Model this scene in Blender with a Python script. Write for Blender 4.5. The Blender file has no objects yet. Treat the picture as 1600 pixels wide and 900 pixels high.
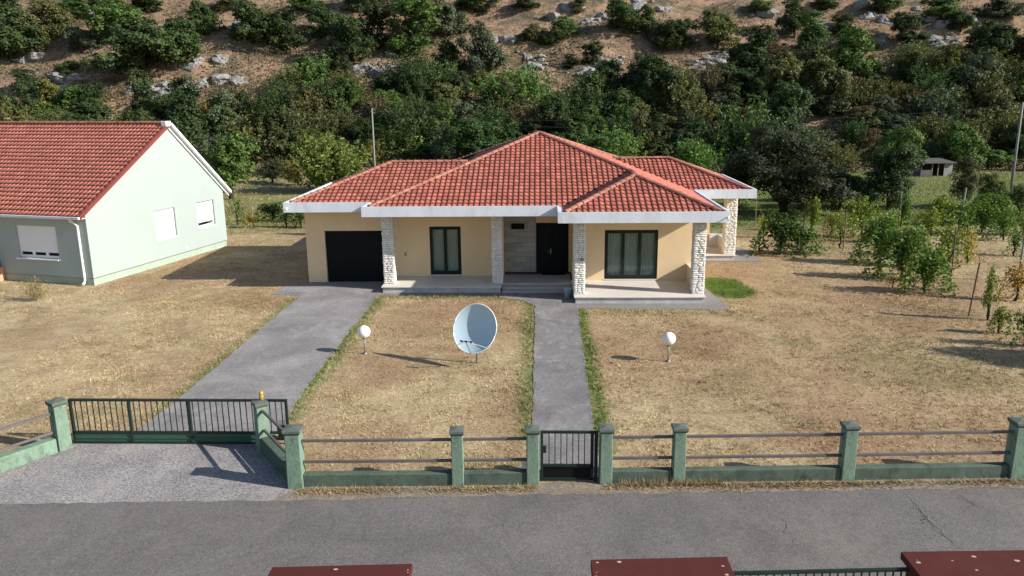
import bpy, math, random
import numpy as np
from mathutils import Vector, Matrix
random.seed(7); rng = np.random.default_rng(7)
R = math.radians
S = bpy.context.scene
COL = S.collection

# ------------------------------------------------------------------ camera
F_PX, CAM_Z = 1250.0, 8.5
pitch, yaw, roll = R(13.76), R(2.06), R(0.6)
FW = Vector((-math.sin(yaw)*math.cos(pitch), math.cos(yaw)*math.cos(pitch), -math.sin(pitch)))
RT = Vector((math.cos(yaw), math.sin(yaw), 0)); UP = RT.cross(FW)
RT2 = math.cos(roll)*RT - math.sin(roll)*UP; UP2 = math.sin(roll)*RT + math.cos(roll)*UP
CAM = Vector((0, 0, CAM_Z))
cd = bpy.data.cameras.new('camera'); cam = bpy.data.objects.new('camera', cd); COL.objects.link(cam)
m = Matrix((RT2, UP2, -FW)).transposed().to_4x4(); m.translation = CAM; cam.matrix_world = m
cd.sensor_width = 36; cd.lens = 36*F_PX/1600; cd.clip_end = 3000; cd.clip_start = .1
S.camera = cam
# ------------------------------------------------------------------ light
SUN_H = Vector((math.cos(R(15)), -math.sin(R(15)), .542))
w = bpy.data.worlds.new('World'); S.world = w; w.use_nodes = True
nt = w.node_tree; bg = nt.nodes['Background']; sk = nt.nodes.new('ShaderNodeTexSky')
sk.sky_type = 'NISHITA'; sk.sun_disc = False; sk.sun_elevation = math.atan(.542); sk.sun_rotation = R(105)
sk.altitude = 100; sk.air_density = 1.0; sk.dust_density = .8; sk.ozone_density = 1.2
nt.links.new(sk.outputs[0], bg.inputs[0]); bg.inputs[1].default_value = .080
sl = bpy.data.lights.new('sun', 'SUN'); sun = bpy.data.objects.new('sun', sl); COL.objects.link(sun)
sl.energy = 4.3; sl.angle = R(.5); sl.color = (1, .94, .84)
sun.rotation_euler = (-SUN_H).to_track_quat('-Z', 'Y').to_euler(); sun.location = (30, -5, 30)
S.view_settings.view_transform = 'Standard'; S.view_settings.look = 'None'
S.view_settings.exposure = 0.90; S.view_settings.gamma = 1

# ------------------------------------------------------------------ helpers
def ray(x, y): return FW + RT2*((x-800)/F_PX) + UP2*((450-y)/F_PX)
def gp(x, y, z=0):
    d = ray(x, y); return CAM + d*((z-CAM_Z)/d.z)
def px_per_m(p): return F_PX/((Vector(p)-CAM).dot(FW))

_n1 = rng.uniform(0, 6.28, (24, 3)); _n2 = rng.uniform(-1, 1, (24, 2))
def wob(x, y, f, k=0, n=6):
    x = np.asarray(x, float); y = np.asarray(y, float); s = 0
    for i in range(n):
        a = _n2[(i+k) % 24]*f*(1+.35*i); s = s + np.sin(a[0]*x+a[1]*y+_n1[(i+k) % 24][0])/(1+.25*i)
    return s/n*1.6
def hgt(x, y):
    x = np.asarray(x, float); y = np.asarray(y, float)
    yb = 88 + 5*wob(x, y*0, .05, 2) + .0*x
    d = np.maximum(0, y-yb)
    s = .50*d*(d/(d+7)) 
    s = np.where(d > 170, s[()]*0+.50*170*(170/177)+(d-170)*.08, s) if np.ndim(s) else (s if d <= 170 else .50*170*(170/177)+(d-170)*.08)
    a = np.clip(d/18, 0, 1)
    s = s + a*(1.1*wob(x, y, .16, 5) + .55*np.sin(y*.55+1.6*wob(x, y, .09, 9)) + .35*wob(x, y, .7, 3))
    near = np.clip((y-50)/30, 0, 1)
    return s + near*.12*wob(x, y, .25, 11)
def tp(x, y):
    """point of the terrain seen at a pixel of the photograph"""
    d = ray(x, y); t = 20.0; p = CAM
    while t < 420:
        p = CAM + d*t
        if p.z < float(hgt(p.x, p.y)): break
        t += .4
    return Vector((p.x, p.y, float(hgt(p.x, p.y))))

class MB:
    def __init__(s): s.v = []; s.f = []; s.m = []
    def add(s, vs, fs):
        b = len(s.v); s.v += [tuple(v) for v in vs]; s.f += [tuple(i+b for i in f) for f in fs]; return s
    def box(s, x0, x1, y0, y1, z0, z1):
        return s.add([(x0,y0,z0),(x1,y0,z0),(x1,y1,z0),(x0,y1,z0),(x0,y0,z1),(x1,y0,z1),(x1,y1,z1),(x0,y1,z1)],
                     [(0,3,2,1),(4,5,6,7),(0,1,5,4),(1,2,6,5),(2,3,7,6),(3,0,4,7)])
    def seg(s, a, b, wd, z0, z1, off=0):
        """upright slab from a to b (plan), centred on the line plus off"""
        a = Vector(a[:2]); b = Vector(b[:2]); d = (b-a).normalized(); n = Vector((-d.y, d.x))
        q = [a+n*(off-wd/2), b+n*(off-wd/2), b+n*(off+wd/2), a+n*(off+wd/2)]
        return s.add([(p.x,p.y,z0) for p in q]+[(p.x,p.y,z1) for p in q],
                     [(0,3,2,1),(4,5,6,7),(0,1,5,4),(1,2,6,5),(2,3,7,6),(3,0,4,7)])
    def hex8(s, pts): return s.add(pts, [(0,3,2,1),(4,5,6,7),(0,1,5,4),(1,2,6,5),(2,3,7,6),(3,0,4,7)])
    def tube(s, pts, rad, n=8, cap=True):
        pts = [Vector(p) for p in pts]; rr = rad if hasattr(rad, '__len__') else [rad]*len(pts)
        b = len(s.v)
        for i, p in enumerate(pts):
            d = (pts[min(i+1, len(pts)-1)]-pts[max(i-1, 0)]).normalized()
            u = d.cross(Vector((0, 0, 1)) if abs(d.z) < .9 else Vector((1, 0, 0))).normalized(); v = d.cross(u)
            for k in range(n):
                a = 2*math.pi*k/n; s.v.append(tuple(p+(u*math.cos(a)+v*math.sin(a))*rr[i]))
        for i in range(len(pts)-1):
            for k in range(n):
                a = b+i*n+k; c = b+i*n+(k+1) % n; s.f.append((a, a+n, c+n, c))
        if cap:
            s.f.append(tuple(range(b, b+n))); e = b+(len(pts)-1)*n; s.f.append(tuple(range(e+n-1, e-1, -1)))
        return s
    def lathe(s, prof, c=(0, 0, 0), n=24):
        b = len(s.v); c = Vector(c)
        for r, z in prof:
            for k in range(n):
                a = 2*math.pi*k/n; s.v.append((c.x+r*math.cos(a), c.y+r*math.sin(a), c.z+z))
        for i in range(len(prof)-1):
            for k in range(n):
                a = b+i*n+k; d = b+i*n+(k+1) % n; s.f.append((a, d, d+n, a+n))
        return s
    def build(s, name, mt, parent=None, smooth=False, bevel=0, mesh_only=False):
        me = bpy.data.meshes.new(name); me.from_pydata(s.v, [], s.f); me.update()
        if mt: me.materials.append(mt)
        if smooth: me.shade_smooth()
        if mesh_only: return me
        return link(name, me, parent, bevel)
def link(name, me, parent=None, bevel=0):
    o = bpy.data.objects.new(name, me); COL.objects.link(o)
    if parent is not None:
        o.parent = parent; q = parent
        M_ = Matrix.Identity(4); ch = []
        while q is not None: ch.append(q); q = q.parent
        for q in reversed(ch): M_ = M_ @ q.matrix_parent_inverse @ q.matrix_basis
        o.matrix_parent_inverse = M_.inverted()
    if bevel:
        b = o.modifiers.new('bevel', 'BEVEL'); b.width = bevel; b.segments = 2; b.limit_method = 'ANGLE'
    return o
def np_mesh(name, V, faces_n, mt, attr=None, smooth=False):
    """V (n*k,3) array where every k consecutive vertices are one face"""
    k = faces_n; n = len(V)//k
    me = bpy.data.meshes.new(name); me.vertices.add(len(V)); me.vertices.foreach_set('co', np.ascontiguousarray(V, dtype=np.float32).ravel())
    me.loops.add(n*k); me.loops.foreach_set('vertex_index', np.arange(n*k, dtype=np.int32))
    me.polygons.add(n); me.polygons.foreach_set('loop_start', np.arange(0, n*k, k, dtype=np.int32))
    me.update(calc_edges=True)
    if attr is not None:
        for nm, arr in attr.items():
            a = me.attributes.new(nm, 'FLOAT', 'POINT'); a.data.foreach_set('value', np.ascontiguousarray(arr, dtype=np.float32))
    if mt: me.materials.append(mt)
    return me
def tag(o, label=None, cat=None, group=None, kind=None):
    if label: o['label'] = label
    if cat: o['category'] = cat
    if group: o['group'] = group
    if kind: o['kind'] = kind
    return o
def thing(name, loc, label, cat, group=None, rz=0):
    o = bpy.data.objects.new(name, None); COL.objects.link(o); o.location = loc; o.rotation_euler = (0, 0, rz)
    o.empty_display_size = .3
    return tag(o, label, cat, group)
def empty_part(name, parent, loc):
    o = bpy.data.objects.new(name, None); COL.objects.link(o); o.parent = parent
    o.matrix_parent_inverse = Matrix.Translation(-Vector(parent.location)); o.location = loc
    return o

# ------------------------------------------------------------------ materials
def ramp(nt, stops, interp='LINEAR'):
    r = nt.nodes.new('ShaderNodeValToRGB'); cr = r.color_ramp; cr.interpolation = interp
    while len(cr.elements) > 1: cr.elements.remove(cr.elements[-1])
    cr.elements[0].position = stops[0][0]; cr.elements[0].color = (*stops[0][1], 1)
    for p, c in stops[1:]:
        e = cr.elements.new(p); e.color = (*c, 1)
    return r
def noise(nt, co, scale, detail=5, rough=.6, dist=0, stretch=None):
    n = nt.nodes.new('ShaderNodeTexNoise'); n.inputs['Scale'].default_value = scale
    n.inputs['Detail'].default_value = detail; n.inputs['Roughness'].default_value = rough; n.inputs['Distortion'].default_value = dist
    if stretch:
        mp = nt.nodes.new('ShaderNodeMapping'); mp.inputs['Scale'].default_value = stretch; nt.links.new(co, mp.inputs[0]); co = mp.outputs[0]
    nt.links.new(co, n.inputs['Vector']); return n
def mixc(nt, a, b, fac, mode='MIX'):
    x = nt.nodes.new('ShaderNodeMix'); x.data_type = 'RGBA'; x.blend_type = mode
    for sock, val in ((x.inputs[0], fac), (x.inputs[6], a), (x.inputs[7], b)):
        if hasattr(val, 'is_linked') or hasattr(val, 'links'): nt.links.new(val, sock)
        elif isinstance(val, (int, float)): sock.default_value = val
        else: sock.default_value = (*val, 1)
    return x.outputs[2]
def math_(nt, op, a, b=None, c=None, clamp=False):
    x = nt.nodes.new('ShaderNodeMath'); x.operation = op; x.use_clamp = clamp
    for i, val in enumerate((a, b, c)):
        if val is None: continue
        if isinstance(val, (int, float)): x.inputs[i].default_value = val
        else: nt.links.new(val, x.inputs[i])
    return x.outputs[0]
def newmat(name, rough=.7, spec=.3):
    mt = bpy.data.materials.new(name); mt.use_nodes = True; nt = mt.node_tree; b = nt.nodes['Principled BSDF']
    b.inputs['Roughness'].default_value = rough; b.inputs['Specular IOR Level'].default_value = spec
    tc = nt.nodes.new('ShaderNodeTexCoord'); return mt, nt, b, tc.outputs['Object']
def bump(nt, b, h, strength=.3, dist=.02):
    n = nt.nodes.new('ShaderNodeBump'); n.inputs['Strength'].default_value = strength; n.inputs['Distance'].default_value = dist
    nt.links.new(h, n.inputs['Height']); nt.links.new(n.outputs[0], b.inputs['Normal'])
def surf(name, c, var=.12, scale=1.5, rough=.7, spec=.3, fine=30, bstr=.2, bdist=.01, dirt=None, dirt_amt=.5, dirt_scale=1.2, metal=0, stretch=None, isl=0):
    """painted / plastered / stone surface: base colour, broad and fine mottling, optional blotches of dirt"""
    mt, nt, b, co = newmat(name, rough, spec); b.inputs['Metallic'].default_value = metal
    c = Vector(c); n1 = noise(nt, co, scale, 6, .65, .3, stretch)
    r = ramp(nt, [(.3, c*(1-var)), (.7, c*(1+var))]); nt.links.new(n1.outputs[0], r.inputs[0])
    n2 = noise(nt, co, fine, 4, .7); r2 = ramp(nt, [(.3, (1-var*.8,)*3), (.7, (1+var*.5,)*3)]); nt.links.new(n2.outputs[0], r2.inputs[0])
    col = mixc(nt, r.outputs[0], r2.outputs[0], 1.0, 'MULTIPLY')
    if dirt is not None:
        n3 = noise(nt, co, dirt_scale, 8, .72, .6, stretch); r3 = ramp(nt, [(.5, (0, 0, 0)), (.68, (1, 1, 1))]); nt.links.new(n3.outputs[0], r3.inputs[0])
        f = math_(nt, 'MULTIPLY', r3.outputs[0], dirt_amt); col = mixc(nt, col, dirt, f)
    if isl:
        g = nt.nodes.new('ShaderNodeNewGeometry'); oi = nt.nodes.new('ShaderNodeObjectInfo')
        q = math_(nt, 'FRACT', math_(nt, 'ADD', g.outputs['Random Per Island'], oi.outputs['Random']))
        r4 = ramp(nt, [(0, (1-isl,)*3), (.75, (1, 1, 1)), (1, (1+isl*.6,)*3)]); nt.links.new(q, r4.inputs[0])
        col = mixc(nt, col, r4.outputs[0], 1.0, 'MULTIPLY')
    nt.links.new(col, b.inputs['Base Color'])
    if bstr: bump(nt, b, n2.outputs[0], bstr, bdist)
    return mt
def leafmat(name, var=.45, tint=(.16, .13, .03), tint_amt=.25, trans=.25):
    """foliage: the object's own colour, varied leaf by leaf and in broad clumps"""
    mt, nt, b, co = newmat(name, .62, .22)
    oi = nt.nodes.new('ShaderNodeObjectInfo'); g = nt.nodes.new('ShaderNodeNewGeometry')
    r = ramp(nt, [(0, (1-var,)*3), (1, (1+var,)*3)]); nt.links.new(g.outputs['Random Per Island'], r.inputs[0])
    col = mixc(nt, oi.outputs['Color'], r.outputs[0], 1.0, 'MULTIPLY')
    n = noise(nt, co, 2.2, 4, .6); r2 = ramp(nt, [(.45, (0, 0, 0)), (.7, (1, 1, 1))]); nt.links.new(n.outputs[0], r2.inputs[0])
    col = mixc(nt, col, tint, math_(nt, 'MULTIPLY', r2.outputs[0], tint_amt))
    nt.links.new(col, b.inputs['Base Color'])
    tr = nt.nodes.new('ShaderNodeBsdfTranslucent'); nt.links.new(mixc(nt, col, (1.15, 1.3, .6), 1.0, 'MULTIPLY'), tr.inputs['Color'])
    ms = nt.nodes.new('ShaderNodeMixShader'); ms.inputs[0].default_value = trans
    nt.links.new(b.outputs[0], ms.inputs[1]); nt.links.new(tr.outputs[0], ms.inputs[2])
    nt.links.new(ms.outputs[0], nt.nodes['Material Output'].inputs['Surface'])
    return mt

def ground_mat(name, blades=False):
    mt, nt, b, co = newmat(name, .95, .05)
    at = nt.nodes.new('ShaderNodeAttribute'); at.attribute_name = 'green'
    hl = nt.nodes.new('ShaderNodeAttribute'); hl.attribute_name = 'hill'
    rd = nt.nodes.new('ShaderNodeAttribute'); rd.attribute_name = 'earth'
    n1 = noise(nt, co, .28, 8, .68, .8); n2 = noise(nt, co, 1.9, 8, .72, .4); n3 = noise(nt, co, 9, 8, .8)
    r1 = ramp(nt, [(.30, (.245, .178, .112)), (.43, (.375, .292, .182)), (.53, (.505, .410, .262)), (.66, (.61, .51, .340))]); 
    s_ = math_(nt, 'ADD', math_(nt, 'MULTIPLY', n1.outputs[0], .55), math_(nt, 'MULTIPLY', n2.outputs[0], .45)); nt.links.new(s_, r1.inputs[0])
    r3 = ramp(nt, [(.32, (.34, .31, .27)), (.47, (.92, .92, .92)), (.66, (1.35, 1.32, 1.22))]); nt.links.new(n3.outputs[0], r3.inputs[0])
    col = mixc(nt, r1.outputs[0], r3.outputs[0], 1.0, 'MULTIPLY')
    n7 = noise(nt, co, .17, 6, .62, .8); r7 = ramp(nt, [(.48, (0, 0, 0)), (.66, (1, 1, 1))]); nt.links.new(n7.outputs[0], r7.inputs[0])
    col = mixc(nt, col, mixc(nt, (.335, .215, .145), r3.outputs[0], 1.0, 'MULTIPLY'), math_(nt, 'MULTIPLY', r7.outputs[0], .6))
    # reddish bare earth
    col = mixc(nt, col, mixc(nt, (.30, .165, .105), r3.outputs[0], 1.0, 'MULTIPLY'), rd.outputs['Fac'])
    # sparse greenish regrowth and planted green strips
    n4 = noise(nt, co, .55, 6, .7, .5); r4 = ramp(nt, [(.52, (0, 0, 0)), (.68, (1, 1, 1))]); nt.links.new(n4.outputs[0], r4.inputs[0])
    col = mixc(nt, col, (.21, .205, .095), math_(nt, 'MULTIPLY', r4.outputs[0], .5))
    n5 = noise(nt, co, 5, 6, .7); r6 = ramp(nt, [(.38, (.12, .12, .12)), (.60, (1, 1, 1))]); nt.links.new(n5.outputs[0], r6.inputs[0]); gm = math_(nt, 'MULTIPLY', at.outputs['Fac'], r6.outputs[0], clamp=True)
    r5 = ramp(nt, [(.3, (.055, .105, .020)), (.7, (.14, .220, .050))]); nt.links.new(n3.outputs[0], r5.inputs[0])
    col = mixc(nt, col, r5.outputs[0], gm)
    # hillside: rusty dry grass, grey scree
    h1 = noise(nt, co, .22, 10, .75, 1.0); rh = ramp(nt, [(.32, (.075, .075, .048)), (.43, (.13, .105, .07)), (.53, (.285, .195, .13)), (.68, (.36, .25, .165))]); nt.links.new(h1.outputs[0], rh.inputs[0])
    h2 = noise(nt, co, .5, 10, .8, .3); rk = ramp(nt, [(.56, (0, 0, 0)), (.63, (1, 1, 1))]); nt.links.new(h2.outputs[0], rk.inputs[0])
    hc = mixc(nt, rh.outputs[0], (.20, .19, .185), math_(nt, 'MULTIPLY', rk.outputs[0], .85))
    h3 = noise(nt, co, 2.6, 8, .8); rr = ramp(nt, [(.3, (.5, .5, .5)), (.7, (1.3, 1.3, 1.3))]); nt.links.new(h3.outputs[0], rr.inputs[0])
    hc = mixc(nt, hc, rr.outputs[0], 1.0, 'MULTIPLY')
    col = mixc(nt, col, hc, hl.outputs['Fac'])
    if blades:
        g = nt.nodes.new('ShaderNodeNewGeometry'); rb = ramp(nt, [(0, (.45, .43, .38)), (.5, (1.0, .98, .95)), (1, (1.5, 1.45, 1.32))]); nt.links.new(g.outputs['Random Per Island'], rb.inputs[0])
        col = mixc(nt, col, rb.outputs[0], 1.0, 'MULTIPLY')
    if not blades: col = mixc(nt, col, (.80, .78, .76), math_(nt, 'SUBTRACT', 1.0, hl.outputs['Fac']), 'MULTIPLY')
    nt.links.new(col, b.inputs['Base Color'])
    if not blades:
        hh = math_(nt, 'ADD', math_(nt, 'MULTIPLY', n3.outputs[0], 1.0), math_(nt, 'MULTIPLY', n2.outputs[0], 1.5)); bump(nt, b, hh, .55, .05)
    return mt
def paving(name, c, c2, scale=.5, coarse=(.8, 1.2), light=(.34, .32, .31), amt=.3, bstr=.5, spk=60):
    mt, nt, b, co = newmat(name, .92, .12)
    n1 = noise(nt, co, scale, 8, .7, .6); r1 = ramp(nt, [(.32, c), (.68, c2)]); nt.links.new(n1.outputs[0], r1.inputs[0])
    n2 = noise(nt, co, spk, 3, .8); r2 = ramp(nt, [(.3, (coarse[0],)*3), (.5, (1, 1, 1)), (.72, (coarse[1],)*3)]); nt.links.new(n2.outputs[0], r2.inputs[0])
    col = mixc(nt, r1.outputs[0], r2.outputs[0], 1.0, 'MULTIPLY')
    n3 = noise(nt, co, scale*1.7, 8, .75, .3, (1, .6, 1)); r3 = ramp(nt, [(.52, (0, 0, 0)), (.66, (1, 1, 1))]); nt.links.new(n3.outputs[0], r3.inputs[0])
    n5 = noise(nt, co, 9, 5, .8); r5 = ramp(nt, [(.4, (.86, .86, .86)), (.65, (1.08, 1.08, 1.08))]); nt.links.new(n5.outputs[0], r5.inputs[0])
    col = mixc(nt, col, light, math_(nt, 'MULTIPLY', r3.outputs[0], amt)); col = mixc(nt, col, r5.outputs[0], 1.0, 'MULTIPLY')
    nt.links.new(col, b.inputs['Base Color']); bump(nt, b, n2.outputs[0], bstr, .012); return mt

M = {}
M['ground'] = ground_mat('dry_lawn_ground'); M['blade'] = ground_mat('dry_grass_blades', True)
M['road'] = paving('worn_asphalt', (.118, .109, .107), (.182, .168, .162), .33, (.5, 1.5), (.225, .195, .165), .5, .6, 38)
M['drive'] = paving('grey_concrete_drive', (.175, .166, .168), (.31, .292, .292), .5, (.6, 1.35), (.37, .35, .325), .6, .5, 30)
M['apron'] = paving('rough_concrete_apron', (.20, .188, .192), (.32, .30, .295), .6, (.35, 1.75), (.40, .375, .34), .6, .9, 19)
M['path'] = paving('grey_footpath', (.14, .134, .137), (.25, .236, .238), .8, (.55, 1.4), (.36, .34, .32), .6, .5, 30)
M['yard'] = paving('yard_concrete', (.19, .18, .175), (.25, .235, .225), .7, (.75, 1.2), (.30, .28, .26), .35, .4, 45)
M['crack'] = surf('crack_dark', (.05, .045, .042), .2, bstr=0)
M['crackl'] = surf('crack_pale', (.17, .16, .155), .2, bstr=0)
M['yellow'] = surf('apricot_plaster', (.76, .575, .36), .035, .8, .85, .15, 60, .15, .004, (.56, .41, .25), .28, .7, stretch=(1, 1, .5))
M['white'] = surf('white_painted_concrete', (.60, .65, .72), .07, 1.2, .7, .2, 25, .08, .004, (.36, .36, .35), .45, 1.9, stretch=(1, 1, .35))
M['soffit'] = surf('grey_soffit', (.42, .40, .37), .06, 1.2, .8)
M['marble'] = surf('pale_stone_paving', (.62, .575, .53), .06, .9, .5, .35, 25, .05, .003, (.45, .40, .36), .3, 1.5)
M['plinth'] = surf('veined_stone_plinth', (.46, .455, .46), .22, 2.2, .6, .3, 18, .1, .004, (.25, .24, .25), .45, 2.0, stretch=(1, 1, .6))
M['step'] = surf('grey_stone_steps', (.36, .34, .33), .12, 1.4, .7)
M['stone'] = surf('split_white_limestone', (.78, .76, .72), .10, 5, .85, .15, 35, .5, .012, isl=.14)
M['mortar'] = surf('stone_mortar', (.34, .31, .275), .1, 5, .9)
M['ashlar'] = surf('grey_ashlar', (.40, .375, .345), .10, 3, .8, .2, 30, .3, .006, isl=.18)
M['tile'] = surf('red_concrete_tile', (.40, .133, .098), .10, 2.0, .75, .2, 14, .25, .008, (.21, .085, .065), .30, .5, isl=.28)
M['tile_n'] = surf('orange_red_clay_tile', (.43, .158, .118), .08, 2.0, .75, .2, 14, .25, .008, (.28, .11, .08), .25, .5, isl=.22)
M['cap'] = surf('salmon_ridge_tile', (.36, .155, .110), .12, 2.5, .7, .25, 18, .3, .008, (.22, .13, .10), .40, 2.2, isl=.25)
M['under'] = surf('dark_roof_felt', (.06, .03, .025), .1, bstr=0)
M['verge'] = surf('maroon_metal_verge', (.17, .045, .035), .1, 1, .7, .15)
M['black'] = surf('black_green_metal', (.005, .007, .008), .15, 2, .6, .15, bstr=0)
M['frame'] = surf('dark_green_frame', (.007, .020, .015), .1, 2, .5, .2, bstr=0)
M['frameb'] = surf('dark_brown_frame', (.014, .009, .007), .1, 2, .5, .2, bstr=0)
M['curtain'] = surf('net_curtain', (.50, .50, .48), .14, 1.2, .9, .1, 12, 0)
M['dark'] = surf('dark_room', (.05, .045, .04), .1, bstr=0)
M['shutter'] = surf('white_roller_shutter', (.78, .79, .82), .02, 1, .5, .35, bstr=0)
M['pvc'] = surf('white_window_plastic', (.80, .81, .83), .02, 1, .4, .4, bstr=0)
M['mint'] = surf('pale_mint_render', (.335, .388, .374), .025, .5, .85, .15, 50, .15, .004, (.37, .43, .39), .15, .5)
M['mintd'] = surf('grey_green_render', (.40, .485, .455), .03, .5, .85, .15, 50, .15, .004)
M['mintp'] = surf('mossy_mint_plinth', (.33, .41, .34), .10, 1.2, .85, .15, 20, .2, .006, (.20, .26, .13), .5, 1.5)
M['gpaint'] = surf('weathered_green_paint', (.172, .252, .190), .20, 3.0, .75, .25, 16, .7, .012, (.045, .062, .045), .8, 4.2, stretch=(1, 1, .45))
M['gpaintd'] = surf('mossy_green_wall', (.085, .118, .092), .2, 2.4, .8, .2, 20, .5, .01, (.035, .042, .032), .85, 2.2)
M['gcap'] = surf('lichen_grey_cap', (.115, .135, .118), .22, 7, .85, .15, 26, .6, .01, (.055, .065, .055), .7, 5)
M['rail'] = surf('faded_green_rail', (.11, .10, .10), .2, 2, .55, .35, 30, .1, .003, (.13, .10, .09), .4, 3)
M['gate'] = surf('dark_green_gate', (.014, .026, .023), .15, 2, .5, .25, 20, .05, .002)
M['gpanel'] = surf('green_gate_panel', (.035, .095, .060), .15, 1.2, .5, .35, 20, .05, .002, (.02, .04, .03), .5, 1)
M['maroon'] = surf('chipped_maroon_paint', (.080, .022, .019), .10, 2, .75, .12, 30, .15, .004, (.085, .035, .028), .35, 1.5)
M['chip'] = surf('bare_plaster_chip', (.42, .33, .29), .15, 8, .9)
M['dish'] = surf('pale_blue_grey_dish', (.42, .545, .62), .025, 1, .38, .45, bstr=0)
M['dishrim'] = surf('white_dish_rim', (.78, .79, .80), .03, 1, .4, .4, bstr=0)
M['steel'] = surf('dull_steel', (.22, .21, .20), .15, 4, .5, .5, metal=.4, bstr=0)
M['globe'] = surf('opal_white_globe', (.86, .83, .80), .015, 1, .25, .5, bstr=0)
M['pole'] = surf('weathered_concrete_pole', (.22, .215, .205), .12, 1.5, .85)
M['wood'] = surf('grey_weathered_wood', (.20, .17, .14), .2, 3, .9, .1, 20, .4, .01)
M['rust'] = surf('rusty_stake', (.11, .065, .05), .2, 4, .8)
M['bark'] = surf('dark_vine_bark', (.055, .042, .034), .25, 6, .95, .1, 20, .6, .02)
M['rock'] = surf('grey_limestone', (.27, .262, .258), .28, .8, .92, .1, 5, .9, .12, (.13, .12, .11), .6, 1.3)
M['cable'] = surf('black_cable', (.02, .02, .02), .1, bstr=0)
M['amber'] = surf('amber_plastic', (.42, .27, .04), .05, 1, .3, .5, bstr=0)
M['bucket'] = surf('pale_blue_plastic', (.42, .58, .68), .06, 3, .4, .4, bstr=0)
M['pink'] = surf('salmon_plaster', (.60, .30, .20), .08, 1.5, .85)
M['shedwhite'] = surf('shed_white_boards', (.24, .25, .25), .3, 2, .8)
M['shedgrey'] = surf('shed_grey_sheet', (.085, .080, .078), .2, 1.2, .7)
M['leaf'] = leafmat('leaves'); M['leafd'] = leafmat('dry_leaves', .5, (.20, .13, .04), .45, .2)
M['straw'] = surf('straw', (.42, .31, .17), .25, 3, .9, .05, bstr=0, isl=.6, dirt=(.07, .045, .03), dirt_amt=.85, dirt_scale=2.5)
mt, nt_, b_, co_ = newmat('window_glass', .03, .5); b_.inputs['Base Color'].default_value = (.01, .012, .012, 1)
tp_ = nt_.nodes.new('ShaderNodeBsdfTransparent'); tp_.inputs[0].default_value = (.86, .92, .90, 1); fr_ = nt_.nodes.new('ShaderNodeFresnel'); fr_.inputs[0].default_value = 1.5
gl_ = nt_.nodes.new('ShaderNodeBsdfGlossy'); gl_.inputs['Roughness'].default_value = .03; mx_ = nt_.nodes.new('ShaderNodeMixShader')
nt_.links.new(fr_.outputs[0], mx_.inputs[0]); nt_.links.new(tp_.outputs[0], mx_.inputs[1]); nt_.links.new(gl_.outputs[0], mx_.inputs[2]); nt_.links.new(mx_.outputs[0], nt_.nodes['Material Output'].inputs['Surface']); M['glass'] = mt

# ------------------------------------------------------------------ terrain: one sheet to the horizon
def axis(parts):
    a = []
    for lo, hi, st in parts: a += list(np.arange(lo, hi-1e-6, st))
    return np.array(a+[parts[-1][1]])
gx = axis([(-700, -120, 40), (-120, -32, 1.3), (-32, 34, .33), (34, 120, 1.3), (120, 700, 40)])
gy = axis([(-300, 0, 30), (0, 14, 1.5), (14, 60, .33), (60, 190, .8), (190, 290, 5), (290, 900, 60)])
X, Y = np.meshgrid(gx, gy); Z = hgt(X, Y)
def seg_d(x, y, x0, y0, x1, y1):
    dx, dy = x1-x0, y1-y0; t = np.clip(((x-x0)*dx+(y-y0)*dy)/(dx*dx+dy*dy), 0, 1)
    return np.hypot(x-x0-t*dx, y-y0-t*dy)
def f_green(x, y):
    x = np.asarray(x, float); y = np.asarray(y, float); g = 0*x
    ed = .22+.16*wob(x, y, 1.3, 4)
    def strip(x0, y0, x1, y1, w_, a):
        return a*np.clip(1-seg_d(x, y, x0, y0, x1, y1)/(w_+.25*wob(x, y, .9, 7)*w_), 0, 1)**.6
    g = np.maximum(g, strip(1.55, 18, 1.55, 31.2, .38, 1.7)); g = np.maximum(g, strip(-.35, 19, -.35, 31.8, .36, 1.1))
    g = np.maximum(g, strip(-.35, 31.8, -1.8, 33, .4, .8))
    g = np.maximum(g, strip(-6.95, 20, -6.95, 33, .5, 1.2)); g = np.maximum(g, strip(-10.5, 20, -10.5, 33, .35, .8))
    g = np.maximum(g, strip(-6.8, 33.1, -1.8, 33.0, .4, .9)); g = np.maximum(g, strip(1.5, 30.6, 7.3, 30.5, .5, .45))
    g = np.maximum(g, 9.0*np.clip(1.15-np.hypot((x-8.2)/1.05, (y-34.7)/1.9)+.15*wob(x, y, 2, 3), 0, 1))
    g = np.maximum(g, .35*np.clip(1-np.abs(y-17.3)/.8, 0, 1)*np.clip(.5+wob(x, y, .8, 8), 0, 1))
    g = np.maximum(g, 1.7*np.clip((y-47)/6, 0, 1)*np.clip(1.1+.6*wob(x, y, .12, 6), 0, 1)*np.where(x > 8, 1, .6)); g = np.maximum(g, .45*np.clip((y-38)/8, 0, 1)*np.clip((x-10)/4, 0, 1)*np.clip(.5+wob(x, y, .4, 6), 0, 1))
    g = np.maximum(g, .5*np.clip(1-np.hypot((x-12)/3.2, (y-25.5)/4)+.5*wob(x, y, .8, 1), 0, 1)*.7)
    g = np.where(y > 84, g*np.clip(1-(y-84)/6, 0, 1), g)
    return np.clip(g, 0, 7)
def f_earth(x, y):
    x = np.asarray(x, float); y = np.asarray(y, float)
    e = .55*np.clip(1-seg_d(x, y, -19.6, 35, -17.4, 45)/1.1, 0, 1)
    e = np.maximum(e, .6*np.clip(.3+wob(x, y, .25, 14), 0, 1)*np.clip(1-np.hypot((x-18)/9, (y-36)/9), 0, 1))
    e = np.maximum(e, .5*np.clip(wob(x, y, .3, 17)+.1, 0, 1)); e = np.maximum(e, .45*np.clip(1-np.hypot((x-9.5)/2, (y-38)/3), 0, 1))
    return np.where(y < 82, e, 0)
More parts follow.
